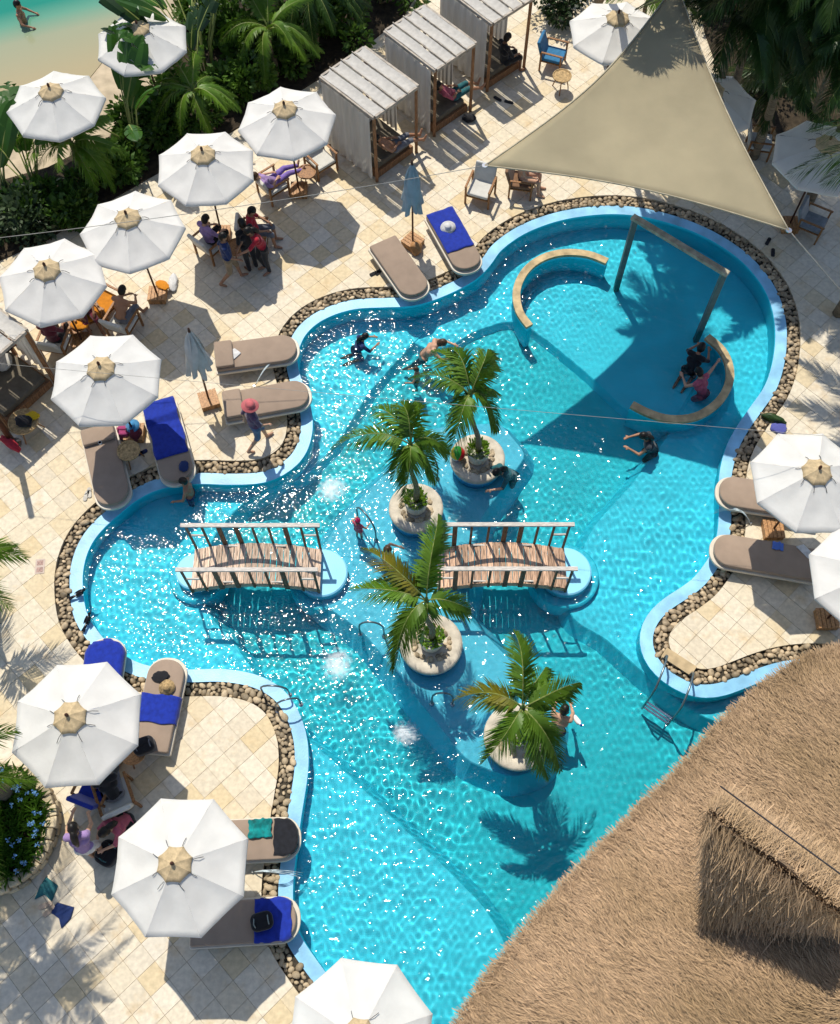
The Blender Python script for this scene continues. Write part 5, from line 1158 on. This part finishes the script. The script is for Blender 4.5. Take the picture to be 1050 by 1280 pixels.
person('dark-clothed person sitting in the last cabana', 'sit', (*at(630, 82, .3).xy, .0), R(-60), 2, 0, black, black)
# bathers: feet on the pool floor
def bather(label, kind, p, depth, face, **kw):
    sc = kw.get('scale', 1.0); q = at(*p, kw.pop('zref', .1)); return person(label, kind, (q.x, q.y, depth), face, **kw)
bather('long-haired child wading alone near the upper-left pool shore', 'kneel', (443, 430), -.80, R(-70), skin=1, hair=0, top=navy, bottom=navy, scale=.85, hairlen=.22, zref=.0)
bather('adult bather bending toward a child beside the beach-ball island palm', 'lean_in', (530, 436), -1.05, R(-95), skin=0, hair=1, bottom=teal, zref=.15)
bather('small child in the water in front of the bending adult', 'wade', (521, 468), -.85, R(80), skin=1, hair=1, bottom=teal, scale=.65, zref=.0)
bather('bather at the pool edge by the lounger with the blue towel', 'wade', (237, 616), -.95, R(90), skin=1, hair=0, bottom=navy, scale=.9, zref=-.05)
bather('girl in a bright pink cap and pink swimsuit standing on the ledge', 'wade', (448, 662), -.40, R(-30), skin=0, hair=1, top=pink, bottom=pink, scale=.55, sleeves=False, hat=(CL('cap_pink', (.55, .01, .09)), .105), zref=.1, legs_full=None)
bather('brown-haired bather behind the yellowing palm frond', 'wade', (484, 697), -.85, R(-90), skin=0, hair=1, bottom=teal, scale=.85, zref=.1)
bather('dark-haired bather leaning on the island with the beach ball', 'lean_in', (640, 590), -1.10, R(120), skin=0, hair=0, top=teal, bottom=teal, hairlen=.2, zref=.0)
bather('bather in a black shirt leaning over the curved bench', 'kneel', (866, 452), -.85, R(-35), skin=1, hair=0, top=black, bottom=black, zref=.1)
bather('bather in a pink top stretching an arm over the curved bench', 'kneel_out', (884, 482), -.80, R(40), skin=0, hair=0, top=pink, bottom=pink, sleeves=False, zref=.15)
bather('dark-haired bather sitting at the end of the curved bench', 'kneel', (821, 552), -.85, R(85), skin=1, hair=0, top=CL('char', (.03, .035, .045)), bottom=black, hairlen=.18, zref=.1, sleeves=False)
bather('bather with black hair holding a white bottle beside the last palm island', 'reach', (698, 908), -1.05, R(-20), skin=0, hair=0, bottom=navy, zref=.15)
person('swimmer standing in the green sea beyond the sand', 'wade', (*at(27, 22, .1).xy, -1.1), R(-90), 1, 0, None, navy)

# ================================================================== CHAIRS, TABLES
M_teak = mat('teak', (0.30, 0.14, 0.05), .5, .25, 6, stretch=(6, 6, 1)); M_cush = mat('pale_cushion', (0.55, 0.54, 0.50), .9, .05)
def armchair(label, p, face, cush=None, z=0.0):
    q = at(*p, 0); t = thing('armchair', label, 'chair', (q.x, q.y, z), face); cush = cush or M_cush
    MB().box((0, .02, .36), (.56, .56, .09)).build('seat', cush, t, bevel=.03)
    MB().box((0, 0, 0), (.56, .09, .52), Matrix.Rotation(R(18), 3, 'X')).build('backrest', cush, t, bevel=.03).location = (0, -.33, .60)
    for x in (-.31, .31):
        MB().box((x, .02, .60), (.06, .62, .03)).build('armrest', M_teak, t, bevel=.01)
        for y in (-.28, .28): MB().box((x, y, .30), (.045, .045, .58)).build('leg', M_teak, t)
    MB().box((0, .02, .295), (.58, .58, .03)).build('frame', M_teak, t)
    return t
armchair('wooden armchair with pale cushion beside the cabana-side parasol', (402, 212), R(-140))
armchair('wooden armchair holding the person in purple trousers', (343, 243), R(-50))
armchair('wooden armchair with white seat beside the lounger with the white hat', (600, 248), R(160))
armchair('wooden armchair under the sunbather in the dark bikini', (651, 238), R(-100), CL('sling', (.2, .11, .06)))
armchair('wooden armchair with an orange cushion in the left group', (135, 388), R(-120), CL('orange', (.55, .20, .01)))
armchair('wooden armchair holding the dark-haired person of the left group', (113, 402), R(-150), CL('orange2', (.50, .18, .01)))
armchair('wooden armchair under the bare-backed man', (158, 414), R(-20), M_cush); armchair('wooden armchair under the person in maroon', (76, 438), R(-10), M_cush)
armchair('wooden armchair under the person in lilac', (267, 316), R(-40)); armchair('wooden armchair under the seated person in red', (322, 305), R(-90), M_cush)
armchair('pale armchair with a blue backrest in the shade by the last cabana', (690, 82), R(-110), CL('blue_chair', (.03, .16, .32))); armchair('wooden armchair under the black-shirted person', (152, 1000), R(25))
armchair('blue towel-draped armchair behind the black-shirted person', (128, 988), R(-20), M_blue)
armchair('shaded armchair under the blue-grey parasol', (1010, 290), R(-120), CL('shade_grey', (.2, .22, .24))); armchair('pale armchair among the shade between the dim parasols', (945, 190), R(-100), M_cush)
def stool(label, p, r, h, m, top=None):
    q = at(*p, 0); t = thing('round_table', label, 'table', (q.x, q.y, 0))
    MB().lathe([(r * .9, h - .05), (r, h - .03), (r, h), (r - .025, h), (r - .04, h - .02), (0, h - .02)], 24).build('top', m, t)
    for k in range(3):
        a = k * 2.09 + .4; MB().tube([(r * .5 * math.cos(a), r * .5 * math.sin(a), h - .04), (r * .95 * math.cos(a), r * .95 * math.sin(a), 0)], .016, 6).build('leg', M_teak, t)
    return t
M_wick = mat('wicker', (0.45, 0.31, 0.15), .8, .25, 20, .004, 50)
T1 = stool('small round wicker table between the two left loungers', (167, 575), .26, .45, M_wick); T2 = stool('round wicker table piled with black bags and a yellow towel', (38, 540), .34, .48, M_wick)
T3 = stool('small round table in shade near the blue chair', (700, 112), .26, .48, M_wick); stool('small round table beside the armchair by the cabana', (385, 230), .25, .45, M_teak)
stool('small dark table among the parasol crowd', (300, 325), .28, .5, M_teak); stool('low table with orange cushions by the left parasol pole', (100, 418), .3, .45, M_teak); stool('small wooden table under the planter-side parasol', (172, 945), .26, .4, M_oak)

# ================================================================== SMALL THINGS
def lump(name, label, cat, p, z, r, m, seed=0, rz=0):
    q = at(*p, z)
    if cat == 'hat':
        k = max(r[0], r[1]); o = MB().lathe([(k * 1.25, .0), (k * 1.28, .008), (k * .62, .02), (k * .58, .07), (k * .42, .105), (0, .112)], 22).build(name, m, None, True); o.location = (q.x, q.y, z + .02); o.rotation_euler = (R(6), R(-5), rz); return tag(o, label, cat)
    bm = bmesh.new(); bmesh.ops.create_icosphere(bm, subdivisions=3, radius=1)
    for v in bm.verts:
        k = 1 + .30 * mnoise.noise(v.co * 1.8 + Vector((seed * 4.3, 0, 0))) + .12 * mnoise.noise(v.co * 5 + Vector((0, seed, 0))); v.co *= k
        v.co.z = max(v.co.z, -.72)
    me = bpy.data.meshes.new(name); bm.to_mesh(me); bm.free(); me.shade_smooth(); o = link(name, me, m); o.scale = r; o.location = (q.x, q.y, z + r[2] * .72); o.rotation_euler = (0, 0, rz); return tag(o, label, cat)
def bag(name, label, p, z, w, d, h, m, strap, rz=0):
    q = at(*p, z); t = thing(name, label, 'bag', (q.x, q.y, z), rz)
    mb = MB(); P = slab_outline(w, d, d * .35, d * .35, 5); cushion([(x - w / 2, y) for x, y in P], 0, h, .04).build('body', m, t, True)
    cushion([((x - w / 2) * .7, y * .5 + d * .22) for x, y in P], h * .3, h * 1.12, .03).build('pocket', m, t, True)
    for s in (-.3, .3): MB().tube([(w * s, -d * .3, h * .8), (w * s * 1.1, -d * .1, h + .10), (w * s, d * .3, h * .85)], .012, 5).build('strap', strap, t, True)
bag('backpack', 'black backpack on the head end of the lounger with the blue band', (182, 934), .41, .42, .32, .22, black, grey, R(20)); bag('tote_bag', 'black round tote with a teal print beside the reaching woman', (138, 1068), 0, .46, .40, .26, black, teal, R(60))
bag('tote_bag', 'black bag with grey straps on the blue towel at the lounger foot', (328, 1152), .43, .40, .32, .14, black, mat('grey_strap', (.25, .3, .3), .8), R(15)); bag('tote_bag', 'pink bag on the floor behind the little wicker table', (157, 545), 0, .3, .25, .28, CL('magenta', (.35, .05, .16)), pink, 0)
lump('towel_pile', 'yellow towel heaped on the round wicker table', 'towel', (41, 521), .46, (.15, .12, .06), CL('yellow', (.60, .40, .01)), 3); lump('towel_pile', 'black clothes heaped on the round wicker table', 'clothes', (31, 528), .46, (.20, .16, .08), black, 5)
lump('hat', 'white sun hat lying on the blue towel by the upper shore', 'hat', (560, 285), .42, (.15, .12, .05), white, 6); lump('cloth', 'navy cloth crumpled on the foot of the blue-towel lounger', 'cloth', (230, 583), .41, (.11, .14, .035), navy, 8)
lump('hat', 'tan straw hat on the lounger with the blue band', 'hat', (209, 860), .41, (.13, .12, .06), M_wick, 9); lump('cloth', 'black bikini tangled on the foot of the lounger with the blue band', 'swimsuit', (201, 846), .41, (.17, .12, .03), black, 12)
lump('hat', 'blue sun hat by the little wicker table', 'hat', (166, 533), .3, (.13, .12, .08), CL('skyhat', (.05, .25, .5)), 13); lump('clothes_pile', 'dark clothes beside the pink bag', 'clothes', (172, 547), 0, (.16, .16, .2), maroon, 14)
lump('towel_pile', 'red and orange cloth by the left cabana corner', 'cloth', (14, 556), .3, (.30, .10, .06), red, 15, R(-35)); lump('towel_pile', 'orange cloth on the low table at the left parasol pole', 'cloth', (100, 407), .45, (.22, .14, .06), CL('orange3', (.60, .22, .01)), 17)
lump('towel_pile', 'orange towel lying on the parasol base box', 'towel', (203, 357), .19, (.19, .12, .03), CL('orange4', (.60, .22, .01)), 18, R(-30)); lump('towel_pile', 'white towel draped behind the orange parasol base', 'towel', (217, 355), 0, (.12, .26, .08), white, 19)
lump('cloth', 'violet and blue cloth on the paving by the right-hand pebbles', 'cloth', (973, 536), 0, (.18, .14, .05), CL('violetblue', (.09, .10, .35)), 20); lump('plant_tuft', 'dark tuft growing among the right-hand pebbles', 'plant', (966, 526), -.05, (.28, .10, .12), M_palmd, 23, R(-25))
lump('dark_pouch', 'black shoe bag near the first of the three cabanas', 'bag', (586, 150), 0, (.18, .14, .09), black, 24); lump('basket', 'orange pot of straw at the folded blue-grey parasol', 'basket', (520, 314), 0, (.16, .16, .18), M_oak, 26)
def flat_cloth(name, label, cat, pts, m, z=.006, wr=.012):
    P = np.array([at(x, y).xy for x, y in pts]); c = P.mean(0); P = resample(P - c, .03)
    if area2(P) < 0: P = P[::-1]
    rings = []; vs = []; n = len(P)
    for k in range(6):
        f = 1 - k / 6
        for x, y in P * f: vs.append((x, y, .012 + wr * (1 + mnoise.noise(Vector((x * 9 + pts[0][0], y * 9, 0)))) * (1 if k else .3)))
    vs.append((0, 0, .012 + wr)); fs = [(k * n + i, k * n + (i + 1) % n, (k + 1) * n + (i + 1) % n, (k + 1) * n + i) for k in range(5) for i in range(n)] + [(5 * n + i, 5 * n + (i + 1) % n, 6 * n) for i in range(n)]
    b = len(vs); vs += [(x, y, 0) for x, y in P]; fs += [(b + i, b + (i + 1) % n, (i + 1) % n, i) for i in range(n)]
    o = MB().add(vs, fs).build(name, m, None, True); o.location = (c[0], c[1], z); return tag(o, label, cat)
flat_cloth('shorts', 'dark teal shorts lying flat on the paving by the flower bed', 'shorts', [(58, 1096), (73, 1107), (65, 1127), (56, 1118), (43, 1125), (50, 1108)], teal)
flat_cloth('shorts', 'navy patterned shorts lying next to beige sandals', 'shorts', [(72, 1128), (93, 1134), (89, 1148), (77, 1161), (74, 1148), (63, 1140)], navy)
flat_cloth('paper', 'white paper on the lounger by its pillow', 'paper', [(288, 453), (297, 448), (305, 454), (296, 462)], white, .412, .001); flat_cloth('paper', 'folded white papers on the shaded right-hand lounger', 'paper', [(987, 693), (996, 690), (1009, 703), (1002, 708)], white, .41, .004)
def sandals(label, pa, pb, ang, m, z=0.0):
    q = at(*pa, 0); t = thing('sandals', label, 'sandals', (q.x, q.y, z)); d = at(*pb, 0) - q
    for k, off in enumerate((Vector((0, 0, 0)), d)):
        P = [(x - .13, y) for x, y in slab_outline(.26, .09, .045, .035, 5)]; rz = Matrix.Rotation(ang + k * .35, 3, 'Z'); mb = MB().prism([(rz @ Vector((*p, 0))).xy + off.xy for p in P], .003, .025); s = mb.build('sole', m, t)
        MB().tube([off + rz @ Vector(p) for p in ((.02, -.04, .02), (.06, 0, .05), (.02, .04, .02))], .01, 5).build('strap', m, s, True)
sandals('black flip-flops beside the empty upper-shore lounger', (468, 342), (474, 340), R(30), black); sandals('black sandals on the shaded paving before the last cabana', (622, 124), (636, 128), R(-40), black)
sandals('beige sandals between the two pairs of shorts', (57, 1132), (62, 1139), R(20), mat('beige_shoe', (.5, .38, .28), .7)); sandals('black flip-flops on the paving past the sail tip', (960, 302), (966, 316), R(60), black)
sandals('pale sandals beside the lounger with the cup', (108, 620), (112, 616), R(80), mat('pale_shoe', (.5, .48, .44), .7)); sandals('dark flip-flops under the little wicker table', (172, 567), (178, 566), R(10), navy)
# cup, ball, bottle, birds, jets, board
q = at(126, 555, .51); t = thing('cup', 'small white cup on the lounger pillow', 'cup', (q.x, q.y, .505)); MB().lathe([(.03, 0), (.042, .09), (.038, .09), (.027, .01), (0, .01)], 16).build('body', M_white, t, True); MB().lathe([(.035, .075), (0, .075)], 14).build('coffee', mat('coffee', (.03, .015, .01), .2), t)
q = at(572, 567, .33); t = thing('beach_ball', 'striped beach ball on the rim of the palm island', 'ball', (q.x, q.y, .16)); rb = .17
for k, c in enumerate(((.55, .01, .02), (.02, .25, .02), (.75, .50, .01), (.75, .75, .72), (.01, .04, .40), (.75, .25, .01))):
    mb = MB(); vs = []; nn_ = 10
    for i in range(nn_ + 1):
        th = math.pi * i / nn_
        for j in range(5): a = (k + j / 4) * math.pi / 3; vs.append((rb * math.sin(th) * math.cos(a), rb * math.cos(th), rb + rb * math.sin(th) * math.sin(a)))
    mb.add(vs, [(i * 5 + j, i * 5 + j + 1, (i + 1) * 5 + j + 1, (i + 1) * 5 + j) for i in range(nn_) for j in range(4)]).build('ball_panel', mat('ball%d' % k, c, .3, .02), t, True)
q = at(719, 893, .30); t = thing('bottle', 'white bottle held by the bather at the last palm island', 'bottle', (q.x, q.y, .12)); MB().lathe([(.05, 0), (.055, .02), (.055, .18), (.02, .23), (.02, .27), (0, .27)], 14).build('body', M_white, t, True); MB().lathe([(.023, .25), (.023, .285), (0, .285)], 12).build('cap', M_blue, t); t.rotation_euler = (R(50), R(40), 0)
M_bird = mat('bird_black', (.008, .008, .012), .35, .1)
for lab, p, a in (('black bird with tail up on the blue coping, opposite the left bridge', (102, 744), R(25)), ('black bird on the blue coping near the blue covered lounger', (112, 777), R(70))):
    q = at(*p, Z_RIM); t = thing('bird', lab, 'bird', (q.x, q.y, Z_RIM), a)
    MB().ball((0, 0, .12), (.11, .05, .055), 12, 8, Matrix.Rotation(R(-25), 3, 'Y')).build('body', M_bird, t, True); MB().ball((.11, 0, .20), (.038, .034, .036), 10, 7).build('head', M_bird, t, True)
    MB().tube([(.14, 0, .20), (.20, 0, .19)], [.012, .002], 6).build('beak', M_strap, t); MB().add([(-.07, -.02, .10), (-.07, .02, .10), (-.26, .045, .06), (-.26, -.045, .06), (-.15, 0, .11)], [(0, 1, 4), (1, 2, 4), (2, 3, 4), (3, 0, 4), (0, 3, 2, 1)]).build('tail', M_bird, t)
    for y in (-.02, .02): MB().tube([(0, y, .08), (0, y, 0), (.03, y, .002)], .005, 5).build('leg', M_strap, t)
    for g in (-1, 1): MB().ball((-.02, g * .05, .125), (.10, .012, .04), 10, 6, Matrix.Rotation(R(-20), 3, 'Y')).build('wing', M_bird, t, True)
m_jet = mat('jet_water', (.75, .85, .88), .1, .05, 20, trans=.3)
for lab, a, b in (('arching water jet between the two loungers on the left shore', (318, 484), (372, 440)), ('arching water jet between the loungers under the frond-shaded parasol', (316, 1090), (378, 1094)), ('arching water jet between the two right-hand loungers', (938, 655), (893, 640))):
    A, B_ = at(*a, .0), at(*b, Z_WATER); t = thing('water_jet', lab, 'water jet', (A.x, A.y, 0)); d = B_ - A
    for k in range(3):
        w = Vector((-d.y, d.x, 0)).normalized() * (k - 1) * .02
        MB().tube([d * (i / 12) + w * (i / 6) + Vector((0, 0, .42 * 4 * (i / 12) * (1 - i / 12))) for i in range(13)], [.007 + .004 * math.sin(i * 2 + k) for i in range(13)], 5).build('stream', m_jet, t, True)
    MB().lathe([(.03, 0), (.02, .06), (0, .06)], 10).build('nozzle', M_steel, t)
q = at(38, 243, .3); t = thing('signboard', 'weathered orange board leaning in the left planting bed', 'board', (q.x, q.y, .05), R(-18)); MB().box((0, 0, .32), (1.0, .05, .16)).build('plank', mat('rust_board', (.40, .13, .03), .7, .3), t, bevel=.01)
for x in (-.4, .4): MB().box((x, .03, .15), (.05, .05, .34)).build('leg', M_tim, t)
q = at(50, 708, 0); t = thing('floor_marker', 'small pink-grey tile marker set in the left paving', 'marker', (q.x, q.y, .002), R(5)); MB().box((0, 0, .002), (.20, .34, .004)).build('plate', mat('marker_tile', (.52, .42, .36), .6, .1), t)
for k in range(2): MB().box((0, .08 - .16 * k, .0055), (.13, .11, .003)).build('sign_field', mat('marker_red', (.42, .27, .23), .6, .3, 40), t)

# ================================================================== groups of repeated things
GROUPS = {'parasol': 'open white parasols', 'closed_parasol': 'folded parasols', 'sun_lounger': 'loungers around the pool', 'cabana': 'curtained cabanas', 'footbridge': 'wooden footbridges', 'round_step': 'round bridge steps',
 'island_planter': 'round palm planters in the pool', 'palm_tree': 'palm trees', 'banana_plant': 'banana plants in the left bed', 'shrub': 'shrubs in the planting beds', 'person': 'guests at the pool', 'armchair': 'wooden armchairs',
 'round_table': 'small round tables', 'sandals': 'pairs of sandals', 'towel': 'blue towels on loungers', 'handrail': 'steel handrails in the pool', 'foam_patch': 'bubbling foam patches', 'curved_bench': 'curved pool benches', 'bird': 'black birds on the coping',
 'water_jet': 'arching water jets', 'guy_cable': 'cables of the shade sail', 'cable_post': 'cable posts', 'shorts': 'shorts on the paving', 'tote_bag': 'bags', 'hat': 'hats left lying'}
for o in C.objects:
    if o.parent is None and o.get('category'):
        k = o.name.split('.')[0]
        if k in GROUPS: o['group'] = GROUPS[k]
    for p_ in ('L', 'pil'):
        if p_ in o: del o[p_]
